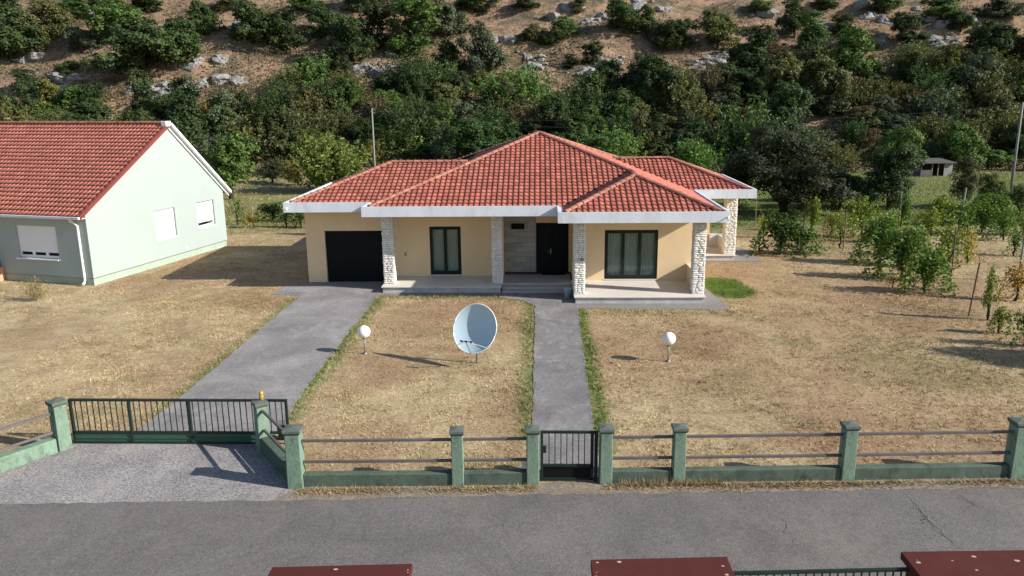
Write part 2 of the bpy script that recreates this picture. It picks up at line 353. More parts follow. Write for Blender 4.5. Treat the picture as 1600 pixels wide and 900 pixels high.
V = np.stack([X, Y, Z], -1).reshape(-1, 3); nx, ny = len(gx), len(gy)
I = np.arange(nx*ny).reshape(ny, nx); Q = np.stack([I[:-1, :-1], I[:-1, 1:], I[1:, 1:], I[1:, :-1]], -1).reshape(-1, 4)
me = bpy.data.meshes.new('ground'); me.vertices.add(len(V)); me.vertices.foreach_set('co', V.astype(np.float32).ravel())
me.loops.add(Q.size); me.loops.foreach_set('vertex_index', Q.astype(np.int32).ravel()); me.polygons.add(len(Q))
me.polygons.foreach_set('loop_start', np.arange(0, Q.size, 4, dtype=np.int32)); me.update(calc_edges=True)
for nm, arr in (('green', f_green(V[:, 0], V[:, 1])), ('earth', f_earth(V[:, 0], V[:, 1])), ('hill', np.clip((V[:, 1]-84+2*wob(V[:, 0], V[:, 1], .3, 1))/6, 0, 1))):
    a = me.attributes.new(nm, 'FLOAT', 'POINT'); a.data.foreach_set('value', arr.astype(np.float32))
me.materials.append(M['ground']); me.shade_smooth()
tag(link('ground', me), kind='structure')

def wavy(pts, amp, step=.3, seed=0):
    """polygon outline with slightly irregular edges"""
    out = []; r_ = random.Random(seed)
    for i, p in enumerate(pts):
        a = Vector(p); b = Vector(pts[(i+1) % len(pts)]); L = (b-a).length; n = max(1, int(L/step)); nn = Vector((-(b-a).y, (b-a).x)).normalized()
        for k in range(n):
            q = a.lerp(b, k/n); 
            if k: q = q+nn*r_.uniform(-amp, amp)
            out.append(q)
    return out
def sheet(name, pts, z, mt, amp=.02, seed=1, thick=.0):
    o = wavy(pts, amp, .3, seed); mb = MB(); n = len(o)
    mb.v = [(p.x, p.y, z) for p in o]; mb.f = [tuple(range(n))]
    if thick:
        mb.v += [(p.x, p.y, z-thick) for p in o]; mb.f += [((i+1) % n, i, n+i, n+(i+1) % n) for i in range(n)]
    return tag(mb.build(name, mt), kind='structure')
rs = .042
def ry(x, o): return o+rs*x
sheet('road', [(-90, ry(-90, 10.6)), (90, ry(90, 10.6)), (90, ry(90, 15.98)), (-5.3, ry(-5.3, 15.95)), (-5.6, ry(-5.6, 15.7)), (-11.7, ry(-11.7, 15.72)), (-90, ry(-90, 15.75))], .012, M['road'], .035, 3)
sheet('driveway_apron', [(-22, ry(-22, 15.5)), (-5.42, ry(-5.6, 15.5)), (-5.5, 16.1), (-6.72, 17.9), (-6.75, 18.3), (-11.8, 18.3), (-11.9, 17.9), (-12.6, 16.75), (-13.2, 15.8), (-22, 15.4)], .008, M['apron'], .02, 4)
sheet('driveway', [(-10.52, 18.25), (-6.75, 18.25), (-6.98, 22), (-7.0, 33.3), (-6.95, 35.9), (-10.9, 35.9), (-11.6, 35.2), (-11.7, 33.5), (-10.4, 33.3), (-10.42, 22)], .016, M['drive'], .025, 5, .03)
sheet('footpath', [(-.22, 16.6), (1.36, 16.6), (1.45, 24), (1.52, 31.35), (1.42, 33.75), (-1.7, 33.75), (-1.75, 32.9), (-.7, 32.45), (-.22, 31.6), (-.2, 24)], .02, M['path'], .035, 6, .03)
sheet('house_pavement', [(-6.95, 33.3), (-1.75, 33.25), (-1.72, 33.85), (-6.95, 33.85)], .012, M['yard'], .015, 7)
sheet('house_pavement', [(1.44, 31.2), (7.5, 30.95), (7.55, 32), (7.2, 35.5), (7.2, 40.2), (11.3, 40.2), (11.2, 44), (6.7, 44), (6.7, 31.95), (1.44, 31.95)], .012, M['yard'], .03, 8)
# cracks in the asphalt
def crack(p0, p1, w0, seed, mt, z=.018):
    r_ = random.Random(seed); n = 26; a = Vector(p0); b = Vector(p1); d = (b-a); nn = Vector((-d.y, d.x)).normalized(); q = []; off = 0
    for k in range(n+1):
        off += r_.uniform(-.045, .045); q.append(a+d*(k/n)+nn*(off*max(0, math.sin(math.pi*k/n))**.5))
    mb = MB()
    for k, p in enumerate(q):
        ww = w0*(.35+r_.random())*math.sin(math.pi*(k+.3)/(n+.6)); mb.v += [(p.x-nn.x*ww, p.y-nn.y*ww, z), (p.x+nn.x*ww, p.y+nn.y*ww, z)]
    mb.f = [(2*k, 2*k+2, 2*k+3, 2*k+1) for k in range(n)]
    return tag(mb.build('road_crack', mt), kind='structure')
for (x0, y0, x1, y1, w_, sd, c) in ((1412, 770, 1502, 860, .022, 1, 'crackl'), (1416, 773, 1500, 858, .005, 9, 'crack'), (1448, 805, 1425, 820, .008, 2, 'crack'), (790, 810, 797, 850, .0035, 3, 'crack'),
                           (1225, 800, 1255, 865, .004, 4, 'crack'), (515, 795, 500, 850, .003, 5, 'crack'), (1500, 775, 1530, 800, .007, 6, 'crack')):
    a = gp(x0, y0); b = gp(x1, y1); crack((a.x, a.y), (b.x, b.y), w_, sd, M[c], .018 if c == 'crackl' else .022)

# ------------------------------------------------------------------ roof tiles
TW, TR = .235, .325
ROLL = .028
def tile_pts(u0, v0, lim=None, nseg=6):
    """one interlocking tile: a roll and a shallow pan, lower edge raised over the row below"""
    rows = []
    for (v, lift, low) in ((.035, -.014, 0), (0, .048, 0), (TR*1.10, .002, 0)):
        row = []
        for k in range(nseg+1):
            s = (0, .03, .24, .48, .66, .84, 1)[k]; h = (-.012, ROLL*.55, ROLL*1.05, ROLL*.6, -.002, -.008, -.012)[k]
            u = u0+s*TW
            if lim: lo, hi = lim(v0+TR*.5); u = min(max(u, lo), hi)
            row.append((u, v0+v, (h if lift > -.01 else h*.9)+lift))
        rows.append(row)
    f = []
    for r_ in range(2):
        for k in range(nseg):
            a = r_*(nseg+1)+k; f.append((a, a+1, a+nseg+2, a+nseg+1))
    return [p for row in rows for p in row], f
def tile_field(roof, o, ud, inward, t, lim, vmax, mt, singles, z0, ulo, uhi, jitter=0):
    """o: origin on the inner eave, ud: along the eave, inward: plan direction up the slope, lim(a)->(ulo,uhi) at plan distance a"""
    ud = Vector(ud).normalized(); inward = Vector(inward).normalized(); k = math.sqrt(1+t*t)
    vd = (inward+Vector((0, 0, t)))/k; nn = ud.cross(vd)
    if nn.z < 0: nn = -nn
    o = Vector(o); L = lambda v: lim(v/k); rest = MB(); one = None; cnt = 0
    flip = ud.cross(vd).z < 0
    for j in range(int(vmax*k/TR)+1):
        v0 = j*TR-.05; lo, hi = L(v0+TR*.5)
        if v0+TR*.4 > vmax*k: break
        i0 = int(math.floor((lo-ulo)/TW)); i1 = int(math.ceil((hi-ulo)/TW))
        for i in range(i0, i1):
            u0 = ulo+i*TW
            if u0+TW < lo+.02 or u0 > hi-.02: continue
            full = u0 >= lo and u0+TW <= hi
            if full and singles[0] > 0:
                if one is None:
                    vs, fs = tile_pts(0, 0); 
                    if flip: fs = [f[::-1] for f in fs]
                    mb = MB(); mb.add(vs, fs); one = mb.build('tile', mt, mesh_only=True, smooth=True)
                ob = bpy.data.objects.new('tile', one); COL.objects.link(ob); ob.parent = roof
                M_ = Matrix((ud, vd, nn)).transposed().to_4x4(); M_.translation = o+ud*u0+vd*v0
                ob.matrix_parent_inverse = roof['_inv'] if False else ROOFINV[roof.name]; ob.matrix_basis = M_
                singles[0] -= 1
            else:
                vs, fs = tile_pts(u0, v0, L); 
                if flip: fs = [f[::-1] for f in fs]
                rest.add([o+ud*a+vd*b+nn*c for a, b, c in vs], fs)
    if rest.v:
        tag(rest.build('tile_field', mt, roof, smooth=True), kind='stuff')
ROOFINV = {}
_capmesh = {}
def cap_line(roof, a, b, mt, r=.125, L=.36, lift=.035, key='c'):
    """overlapping half round ridge tiles from a (low end) to b"""
    a = Vector(a); b = Vector(b); d = (b-a).normalized(); n = int((b-a).length/L+.5); side = d.cross(Vector((0, 0, 1))).normalized(); up = side.cross(d)
    if key not in _capmesh:
        mb = MB(); ns = 7
        for (y, rr) in ((0, r*1.04), (0, r*1.12), (.075, r*1.12), (.08, r), (L*1.12, r*.9)):
            for k in range(ns+1):
                th = math.pi*k/ns; mb.v.append((math.cos(th)*rr, y, math.sin(th)*rr*.75))
        for q in range(4):
            for k in range(ns):
                i = q*(ns+1)+k; mb.f.append((i, i+1, i+ns+2, i+ns+1))
        _capmesh[key] = mb.build('ridge_tile', mt, mesh_only=True)
    for i in range(n):
        ob = bpy.data.objects.new('ridge_tile', _capmesh[key]); COL.objects.link(ob); ob.parent = roof; ob.matrix_parent_inverse = ROOFINV[roof.name]
        M_ = Matrix((side, d, up)).transposed().to_4x4(); M_.translation = a+d*(i*(b-a).length/n)+up*lift+side*random.uniform(-.008, .008)
        ob.matrix_basis = M_ @ Matrix.Rotation(random.uniform(-.03, .03), 4, 'Z')

# ------------------------------------------------------------------ the apricot house
HB = Vector((0, 37, 0))
house = thing('bungalow', HB, 'apricot bungalow with hipped red tile roofs and stone columns behind the satellite dish', 'house')
SO, FT = 3.42, 3.85      # soffit and top of the white fascia
roof = empty_part('roof', house, (0, 37, 3.8)); ROOFINV[roof.name] = Matrix.Translation(-Vector((0, 37, 3.8)))
t = .373; z0 = 3.775; sg = [300]
A = 3.11; D = 3.88; B_ = 3.42; H = 7.245
def P(x, y, a): return (x, y, z0+a*t)
T_ = M['tile']
# nearest faces first: the 300 tiles that show largest are single pieces
tile_field(roof, (0, 31.78, z0), (1, 0, 0), (0, 1, 0), t, lambda a: (1.0+a, 7.22-a), A, T_, sg, z0, 1.0, 7.22)
tile_field(roof, (0, 33.68, z0), (1, 0, 0), (0, 1, 0), t, lambda a: (-7.27+a, (1.0+a) if a < A else 7.22-a), H, T_, sg, z0, -7.27, 7.22)
tile_field(roof, (1.0, 0, z0), (0, -1, 0), (1, 0, 0), t, lambda a: (-33.68-a, -31.78-a), A, T_, [0], z0, -34, -31)
tile_field(roof, (7.22, 0, z0), (0, 1, 0), (-1, 0, 0), t, lambda a: ((31.78+a) if a < A else 33.68+a, 39.0+a if a < B_ else 48.17-a), H, T_, [0], z0, 31.78, 48)
tile_field(roof, (-7.27, 0, z0), (0, -1, 0), (1, 0, 0), t, lambda a: (-(35.13+a) if a < D else -(48.17-a), -(33.68+a)), H, T_, [0], z0, -48, -33)
tile_field(roof, (0, 35.13, z0), (1, 0, 0), (0, 1, 0), t, lambda a: (-11.07+a, -7.27+a), D, T_, [0], z0, -11.07, -3)
tile_field(roof, (-11.07, 0, z0), (0, -1, 0), (1, 0, 0), t, lambda a: (-(35.13+2*D-a), -(35.13+a)), D, T_, [0], z0, -43, -35)
tile_field(roof, (0, 39.0, z0), (1, 0, 0), (0, 1, 0), t, lambda a: (7.22-a, 10.13-a), B_, T_, [0], z0, 3, 10.13)
tile_field(roof, (10.13, 0, z0), (0, 1, 0), (-1, 0, 0), t, lambda a: (39.0+a, 39.0+2*B_-a), B_, T_, [0], z0, 39, 46)
# back slopes
tile_field(roof, (0, 48.17, z0), (-1, 0, 0), (0, -1, 0), t, lambda a: (-7.22+a, 7.27-a), H, T_, [0], z0, -7.22, 7.27)
tile_field(roof, (0, 35.13+2*D, z0), (-1, 0, 0), (0, -1, 0), t, lambda a: (7.27-a, 11.07-a), D, T_, [0], z0, 3, 11.07)
tile_field(roof, (0, 39.0+2*B_, z0), (-1, 0, 0), (0, -1, 0), t, lambda a: (-10.13+a, -7.22+a), B_, T_, [0], z0, -10.13, -3)
# solid deck below the tiles
dk = MB(); e = .035
def poly(*p): dk.add([(x, y, z-e) for x, y, z in p], [tuple(range(len(p)))])
ap = P(-.025, 40.925, H)
poly(P(-7.27, 33.68, 0), P(7.22, 33.68, 0), ap); poly(P(7.22, 33.68, 0), P(7.22, 48.17, 0), ap); poly(P(7.22, 48.17, 0), P(-7.27, 48.17, 0), ap); poly(P(-7.27, 48.17, 0), P(-7.27, 33.68, 0), ap)
poly(P(1.0, 31.78, 0), P(7.22, 31.78, 0), P(4.11, 34.89, A)); poly(P(7.22, 31.78, 0), P(7.22, 33.68, 0), P(4.11, 36.79, A), P(4.11, 34.89, A)); poly(P(1.0, 33.68, 0), P(1.0, 31.78, 0), P(4.11, 34.89, A), P(4.11, 36.79, A))
poly(P(-11.07, 35.13, 0), P(-7.27, 35.13, 0), P(-3.39, 39.01, D), P(-7.19, 39.01, D)); poly(P(-7.27, 42.89, 0), P(-11.07, 42.89, 0), P(-7.19, 39.01, D), P(-3.39, 39.01, D)); poly(P(-11.07, 42.89, 0), P(-11.07, 35.13, 0), P(-7.19, 39.01, D))
poly(P(7.22, 39, 0), P(10.13, 39, 0), P(6.71, 42.42, B_), P(3.8, 42.42, B_)); poly(P(10.13, 39, 0), P(10.13, 45.84, 0), P(6.71, 42.42, B_)); poly(P(10.13, 45.84, 0), P(7.22, 45.84, 0), P(3.8, 42.42, B_), P(6.71, 42.42, B_))
dk.build('roof_deck', M['under'], roof)
for a, b in ((P(-7.27, 33.68, 0), ap), (P(4.11, 36.79, A), ap), (P(1.0, 31.78, 0), P(4.11, 34.89, A)), (P(7.22, 31.78, 0), P(4.11, 34.89, A)), (P(4.11, 34.89, A), P(4.11, 36.9, A)),
             (P(-11.07, 35.13, 0), P(-7.19, 39.01, D)), (P(-7.19, 39.01, D), P(-3.5, 39.01, D)), (P(-11.07, 42.89, 0), P(-7.19, 39.01, D)),
             (P(10.13, 39, 0), P(6.71, 42.42, B_)), (P(6.71, 42.42, B_), P(3.9, 42.42, B_)), (P(10.13, 45.84, 0), P(6.71, 42.42, B_)), (P(7.22, 48.17, 0), ap), (P(-7.27, 48.17, 0), ap)):
    cap_line(roof, a, b, M['cap'])
# ridge end caps (small dark openings closed with mortar at the low ends)
# white fascia with its gutter ledge, following the outline of the roof
OUT = [(-11.35, 34.85), (-7.55, 34.85), (-7.55, 33.4), (.72, 33.4), (.72, 31.5), (7.5, 31.5), (7.5, 38.72), (10.41, 38.72), (10.41, 46.12), (7.5, 46.12), (7.5, 48.45), (-7.55, 48.45), (-7.55, 43.17), (-11.35, 43.17)]
def inset(poly_, d):
    out = []; n = len(poly_)
    for i in range(n):
        p0, p1, p2 = Vector(poly_[i-1]), Vector(poly_[i]), Vector(poly_[(i+1) % n])
        d1 = (p1-p0).normalized(); d2 = (p2-p1).normalized(); n1 = Vector((-d1.y, d1.x)); n2 = Vector((-d2.y, d2.x)); out.append(tuple(p1+n1*d+n2*d))
    return out
IN = inset(OUT, .27); IN2 = inset(OUT, .10); n = len(OUT)
fa = MB()
for i in range(n):
    j = (i+1) % n
    def c4(A_, B2, za, zb): fa.add([(*A_[i], za), (*A_[j], za), (*B2[j], zb), (*B2[i], zb)], [(0, 1, 2, 3)])
    c4(OUT, OUT, SO, FT); c4(OUT, IN2, FT, FT); c4(IN2, IN2, FT, FT-.07) ; c4(IN2, IN, FT-.07, FT-.055); 
    fa.add([(*IN[j], SO), (*IN[i], SO), (*OUT[i], SO), (*OUT[j], SO)], [(0, 1, 2, 3)])
fa.build('fascia', M['white'], house)
sof = MB(); sof.v = [(*p, SO+.012) for p in IN]; sof.f = [tuple(range(n))[::-1]]; sof.build('soffit', M['soffit'], house)

YW = 35.85
def wall_open(mb, x0, x1, y0, y1, z0_, z1, holes):
    """front wall of given thickness with rectangular openings (x0,x1,z0,z1)"""
    xs = x0
    for (a, b, c, d) in sorted(holes):
        mb.box(xs, a, y0, y1, z0_, z1)
        if c > z0_+.01: mb.box(a, b, y0, y1, z0_, c)
        mb.box(a, b, y0, y1, d, z1); xs = b
    mb.box(xs, x1, y0, y1, z0_, z1)
wl = MB(); top = SO+.005
wall_open(wl, -10.72, -1.65, YW, YW+.25, 0, top, [(-9.86, -7.0, 0, 2.42), (-5.03, -3.6, .34, 2.6)])
wl.build('wall', M['yellow'], house)
wl = MB(); wl.box(-10.72, -10.47, YW+.25, 42.4, 0, top); wl.box(-10.47, 6.75, 47.4, 47.65, 0, top); wl.box(-10.47, -6.9, 42.15, 42.4, 0, top); wl.box(-7.1, -6.9, 42.4, 47.4, 0, top)
wl.build('wall', M['yellow'], house)
wl = MB(); wl.box(-1.9, -1.65, YW+.25, 36.6, .3, top); wl.box(1.45, 1.7, 34.87, 36.6, .3, top); wl.box(1.32, 1.45, 36.6, 36.85, .3, top); wl.box(-.17, 1.32, 36.6, 36.85, 2.62, top)
wl.build('wall', M['yellow'], house)
wl = MB(); wall_open(wl, 1.45, 6.75, 34.87-.003, 35.12, .0, top, [(2.86, 5.2, .34, 2.57)]); wl.box(6.5, 6.753, 35.12, 47.4, 0, top)
wl.build('wall', M['yellow'], house)
wl = MB(); wl.box(6.76, 9.15, 43.0, 43.25, 0, top); wl.box(8.9, 9.15, 43.25, 45.6, 0, top); wl.box(6.76, 8.9, 45.35, 45.6, 0, top); wl.build('wall', M['yellow'], house)
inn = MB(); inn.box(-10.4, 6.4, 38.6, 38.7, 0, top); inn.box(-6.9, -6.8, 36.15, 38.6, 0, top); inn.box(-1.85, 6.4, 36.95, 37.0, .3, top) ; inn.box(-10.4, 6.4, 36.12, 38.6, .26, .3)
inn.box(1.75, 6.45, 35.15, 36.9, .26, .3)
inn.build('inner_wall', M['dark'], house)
# ashlar entrance wall, block by block
sw = MB(); sw.box(-1.65, -.17, 36.62, 36.85, .3, top); sw = sw.build('stone_wall', M['mortar'], house)
zc = .31; r_ = random.Random(3); hh = [.25, .2, .28, .22, .25, .18, .3, .22, .25, .24, .22, .25, .2]
for k, h_ in enumerate(hh):
    if zc > 3.3: break
    h_ = min(h_, 3.4-zc); x = -1.645
    while x < -.175:
        l_ = r_.uniform(.3, .62); 
        if -.175-(x+l_) < .18: l_ = -.175-x
        mb = MB(); dpt = r_.uniform(.012, .035)
        if -1.32 < x+l_/2 < -.68 and 2.32 < zc+h_/2 < 2.62: pass
        mb.box(x+.006, x+l_-.006, 36.62-dpt, 36.63, zc+.006, zc+h_-.006)
        mb.build('stone', M['ashlar'], sw, bevel=.006); x += l_
    zc += h_
# vent grille
vt = MB(); vt.box(-1.32, -.72, 36.53, 36.62, 2.34, 2.60); vt = vt.build('vent_grille', M['black'], house)
for k in range(4):
    mb = MB(); mb.hex8([(-1.29, 36.52, 2.37+k*.06), (-.75, 36.52, 2.37+k*.06), (-.75, 36.54, 2.41+k*.06), (-1.29, 36.54, 2.41+k*.06), (-1.29, 36.515, 2.38+k*.06), (-.75, 36.515, 2.38+k*.06), (-.75, 36.54, 2.42+k*.06), (-1.29, 36.54, 2.42+k*.06)])
    mb.build('slat', M['frameb'], vt)
# entrance door
dr = MB(); dr.box(-.17, 1.32, 36.56, 36.64, .3, 2.62); door = dr.build('door', M['black'], house, bevel=.005); door['label'] = 'black double entrance door'
for (a, b) in ((-.10, .54), (.60, 1.25)):
    mb = MB()
    mb.box(a, b, 36.535, 36.56, .36, 2.55); lf = mb.build('door_leaf', M['black'], door, bevel=.008)
mb = MB(); mb.tube([(.50, 36.53, 1.30), (.50, 36.48, 1.30), (.36, 36.48, 1.31)], .014, 8); mb.box(.47, .53, 36.525, 36.537, 1.18, 1.42); mb.build('handle', M['steel'], door)
mb = MB(); mb.box(.08, 1.18, 35.95, 36.42, .305, .325); tag(mb.build('doormat', M['black'], None), 'black doormat lying in front of the dark entrance door', 'doormat')
# garage door with horizontal panels
gd = MB(); gd.box(-9.86, -7.0, YW+.16, YW+.24, 0, 2.42); gdo = gd.build('garage_door', M['black'], house)
for k in range(5):
    mb = MB(); mb.box(-9.80, -7.06, YW+.145, YW+.16, .03+k*.475, .49+k*.475); mb.build('door_panel', M['black'], gdo, bevel=.008)
# French windows
def french(x0, x1, y, z0_, z1, n, lab):
    fr = MB(); fr.box(x0, x1, y+.02, y+.11, z0_, z0_+.07); fr.box(x0, x1, y+.02, y+.11, z1-.07, z1); fr.box(x0, x0+.07, y+.02, y+.11, z0_+.07, z1-.07); fr.box(x1-.07, x1, y+.02, y+.11, z0_+.07, z1-.07)
    wn = fr.build('window', M['frameb'], house); wn['label'] = lab
    wd = (x1-x0-.14)/n
    for k in range(n):
        a = x0+.07+k*wd; b = a+wd; q = MB()
        e = .075; q.box(a, a+e, y+.005, y+.075, z0_+.07, z1-.07); q.box(b-e, b, y+.005, y+.075, z0_+.07, z1-.07); q.box(a+e, b-e, y+.005, y+.075, z0_+.07, z0_+.17); q.box(a+e, b-e, y+.005, y+.075, z1-.15, z1-.07)
        q.build('sash', M['frame'], wn, bevel=.006)
        q = MB(); q.box(a+e, b-e, y+.035, y+.045, z0_+.17, z1-.15); q.build('pane', M['glass'], wn)
    cu = MB(); N = 90; 
    for k in range(N+1):
        x = x0+.08+(x1-x0-.16)*k/N; d = .022*math.sin(k*1.25)+.012*math.sin(k*.53); cu.v += [(x, y+.17+d, z0_+.05), (x, y+.17+d*.7, z1-.05)]
    cu.f = [(2*k, 2*k+2, 2*k+3, 2*k+1) for k in range(N)]; cu.build('curtain', M['curtain'], wn, smooth=True)
    si = MB(); si.box(x0-.03, x1+.03, y-.035, y+.12, z0_-.04, z0_-.001); si.build('sill', M['marble'], wn)
french(-5.03, -3.6, YW, .36, 2.6, 2, 'two leaf French window with net curtains')
french(2.86, 5.2, 34.867, .36, 2.57, 3, 'three leaf French window with net curtains')
# porch floors, plinths and steps
def porch(x0, x1, y0, y1, oh=.06):
    a = MB(); a.box(x0+oh, x1-oh, y0+oh, y1, -.05, .252); a.build('porch_plinth', M['plinth'], house)
    a = MB(); a.box(x0, x1, y0, y1, .252, .302); a.build('porch_floor', M['marble'], house, bevel=.008)
porch(-6.93, -1.66, 33.72, YW-.002); porch(1.40, 6.78, 31.88, 34.865); porch(6.80, 10.0, 40.4, 42.99)
for k in range(3):
    a = MB(); y0 = 33.72+k*.34; y1 = 36.6 if k == 2 else 34.9
    a.box(-1.655, 1.395, y0, y1, (-.02 if k == 0 else k*.1-.005), .1+k*.1-.0015*(k == 2)); a.build('step', M['step'], house, bevel=.01)
mb = MB(); mb.box(6.50, 6.76, 32.87, 34.86, .303, 1.02); mb.build('parapet', M['yellow'], house); mb = MB(); mb.box(6.47, 6.79, 32.87, 34.86, 1.02, 1.06); mb.build('parapet_coping', M['marble'], house)
mb = MB(); mb.box(9.60, 9.85, 41.15, 43.0, .303, .95); mb.box(9.15, 9.6, 42.9, 43.1, .303, .95); mb.build('parapet', M['white'], house)
# stone clad columns
def column(x0, x1, y0, y1, sd, zb=.303):
    c = MB(); e = .03; c.box(x0+e, x1-e, y0+e, y1-e, zb, SO); co = c.build('column', M['mortar'], house)
    st = MB(); r_ = random.Random(sd); z = zb+.004
    while z < SO-.01:
        h_ = min(r_.uniform(.06, .095), SO-z)
        for side in range(4):
            L = (x1-x0) if side % 2 == 0 else (y1-y0); s = 0
            s = -.0
            while s < L-.01:
                l_ = r_.uniform(.12, .26)
                if L-(s+l_) < .08: l_ = L-s
                p = r_.uniform(0, .024); g_ = .005; s0, s1 = s+g_, s+l_-g_; za, zb_ = z+g_, z+h_-g_
                def at(u, d, zz):
                    return ((x0+u, y0+e-d, zz), (x1-e+d, y0+u, zz), (x1-u, y1-e+d, zz), (x0+e-d, y1-u, zz))[side]
                q = [at(s0, 0, za), at(s1, 0, za), at(s1, 0, zb_), at(s0, 0, zb_)]
                j = lambda: r_.uniform(.0, .012)
                f_ = [at(s0+j(), e+p-j(), za+j()), at(s1-j(), e+p-j()*2, za+j()), at(s1-j(), e+p-j()*2, zb_-j()), at(s0+j(), e+p-j(), zb_-j())]
                mid = at((s0+s1)/2, e+p+.012, (za+zb_)/2+r_.uniform(-.01, .01))
                st.add(q+f_+[mid], [(0, 1, 5, 4), (1, 2, 6, 5), (2, 3, 7, 6), (3, 0, 4, 7), (4, 5, 8), (5, 6, 8), (6, 7, 8), (7, 4, 8)])
                s += l_
        z += h_
    tag(st.build('stone_cladding', M['stone'], co), kind='stuff')
column(-6.90, -6.42, 34.28, 34.76, 11); column(-2.09, -1.66, 34.28, 34.76, 12); column(1.42, 1.86, 32.36, 32.84, 13); column(6.29, 6.78, 32.36, 32.86, 14); column(9.42, 10.0, 40.62, 41.14, 15)
# small fittings
def fit(x, y, z, lab):
    mb = MB(); mb.tube([(x, y, z), (x, y-.12, z-.02)], .022, 8); mb.lathe([(0, -.10), (.035, -.095), (.05, -.05), (.05, .02), (.03, .04), (0, .045)], (x, y-.15, z), 12); o = mb.build('security_camera', M['pvc'], house, smooth=True)
fit(-11.17, 34.85, 3.62, ''); fit(7.38, 31.5, 3.64, '')
mb = MB(); mb.box(-6.20, -6.12, YW-.03, YW, 1.25, 1.42); mb.build('doorbell', M['steel'], house)
mb = MB(); mb.box(1.66, 1.80, 32.30, 32.335, 1.72, 1.82); mb.build('number_plate', M['steel'], house)
# bucket by the steps
bk = thing('bucket', (1.17, 32.9, .02), 'pale blue plastic bucket standing beside the entrance steps and corner column', 'bucket')
mb = MB(); mb.lathe([(0, .0), (.12, 0), (.165, .38), (.18, .385), (.18, .40), (.155, .40), (.115, .03), (0, .03)], (0, 0, 0), 24); o = mb.build('bucket_body', M['bucket'], None, smooth=True); o.parent = bk
mb = MB(); mb.tube([(.17*math.cos(a), -.05*math.sin(a)*2.2, .385-.12*math.sin(a)) for a in [math.pi*k/12 for k in range(13)]], .006, 6); o = mb.build('bucket_handle', M['steel'], None); o.parent = bk

# ------------------------------------------------------------------ the neighbour's house
NA = Vector((-20.54, 35.22)); NBk = Vector((-18.11, 45.13)); gv = (NBk-NA).normalized(); GL = (NBk-NA).length; lv = Vector((-gv.y, gv.x))   # gv along the gable, lv to the left
nb = thing('gabled_house', (NA.x, NA.y, 0), 'pale mint house with a plain gable and red tiled roof left of the driveway', 'house')
def NP(s, l, z): p = NA+gv*s+lv*l; return (p.x, p.y, z)
EA, RZ, RS, LEN = 3.42, 6.98, .60*GL, 24.0; EB = 3.36
def nbox(mb, s0, s1, l0, l1, z0_, z1):
    mb.hex8([NP(s0, l0, z0_), NP(s0, l1, z0_), NP(s1, l1, z0_), NP(s1, l0, z0_), NP(s0, l0, z1), NP(s0, l1, z1), NP(s1, l1, z1), NP(s1, l0, z1)][::1]); return mb
HOLES = [(4.44, 6.0, 1.34, 2.83), (7.80, 9.28, 1.42, 2.82)]
g = MB(); zz = .36
s_ = 0; T2 = .25
def gz(s): return EA+(RZ-EA)*s/RS if s <= RS else RZ+(EB-RZ)*(s-RS)/(GL-RS)
cuts = sorted([0, RS, GL]+[h[0] for h in HOLES]+[h[1] for h in HOLES])
for a, b in zip(cuts[:-1], cuts[1:]):
    hs = [h for h in HOLES if h[0] <= a+1e-6 and h[1] >= b-1e-6]
    def blk(z0a, z1a, z0b, z1b): g.hex8([NP(a, 0, z0a), NP(a, T2, z0a), NP(b, T2, z0b), NP(b, 0, z0b), NP(a, 0, z1a), NP(a, T2, z1a), NP(b, T2, z1b), NP(b, 0, z1b)])
    if hs: blk(zz, hs[0][2], zz, hs[0][2]); blk(hs[0][3], gz(a)-.04, hs[0][3], gz(b)-.04)
    else: blk(zz, gz(a)-.04, zz, gz(b)-.04)
g.build('gable_wall', M['mint'], nb)
g = MB()
FH = (1.78, 4.1, 1.18, 2.70)
for (l0, l1, za, zb) in ((T2, FH[0], zz, EA-.05), (FH[0], FH[1], zz, FH[2]), (FH[0], FH[1], FH[3], EA-.05), (FH[1], LEN, zz, EA-.05)): nbox(g, .001, T2, l0, l1, za, zb)
nbox(g, GL-T2, GL, T2, LEN, zz, EB-.05); nbox(g, T2, GL-T2, LEN-T2, LEN, zz, EA)
g.build('wall', M['mint'], nb)
g = MB(); nbox(g, .03, GL-.03, .03, LEN-.03, -.3, zz-.015); g.build('plinth', M['mintp'], nb)
g = MB(); nbox(g, -.015, GL+.015, -.015, LEN, zz-.02, zz); g.build('plinth_edge', M['steel'], nb)
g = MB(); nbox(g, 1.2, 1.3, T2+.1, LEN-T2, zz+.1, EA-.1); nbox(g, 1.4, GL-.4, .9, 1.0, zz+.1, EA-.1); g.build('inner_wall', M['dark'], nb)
# shuttered windows
def nwin_gable(s0, s1, z0_, z1, broken):
    fr = MB(); nbox(fr, s0, s1, .10, .2, z0_, z0_+.10); nbox(fr, s0, s0+.06, .10, .2, z0_+.1, z1); nbox(fr, s1-.06, s1, .10, .2, z0_+.1, z1)
    w_ = fr.build('window', M['pvc'], nb)
    k = 0; z = z0_+(.30 if broken else .16); N = int((z1-z)/.07)
    for i in range(N):
        q = MB(); nbox(q, s0+.05, s1-.05, .085, .10, z+i*.07+.004, z+(i+1)*.07-.002); q.build('shutter_slat', M['shutter'], w_)
    q = MB(); nbox(q, s0+.05, s1-.05, .083, .11, z-.035, z+.002); q.build('shutter_end_bar', M['pvc'], w_)
    q = MB(); nbox(q, s0+.06, s1-.06, .14, .15, z0_+.1, z1-.1); q.build('pane', M['glass'], w_)
    if broken:
        for a, b in ((.14, .36), (.45, .95)):
            q = MB(); nbox(q, s0+a, s0+b, .12, .125, z0_+.12, z0_+.26); q.build('shutter_gap', M['black'], w_)
    q = MB(); nbox(q, s0-.04, s1+.04, -.04, .2, z0_-.05, z0_-.001); q.build('sill', M['pvc'], w_)
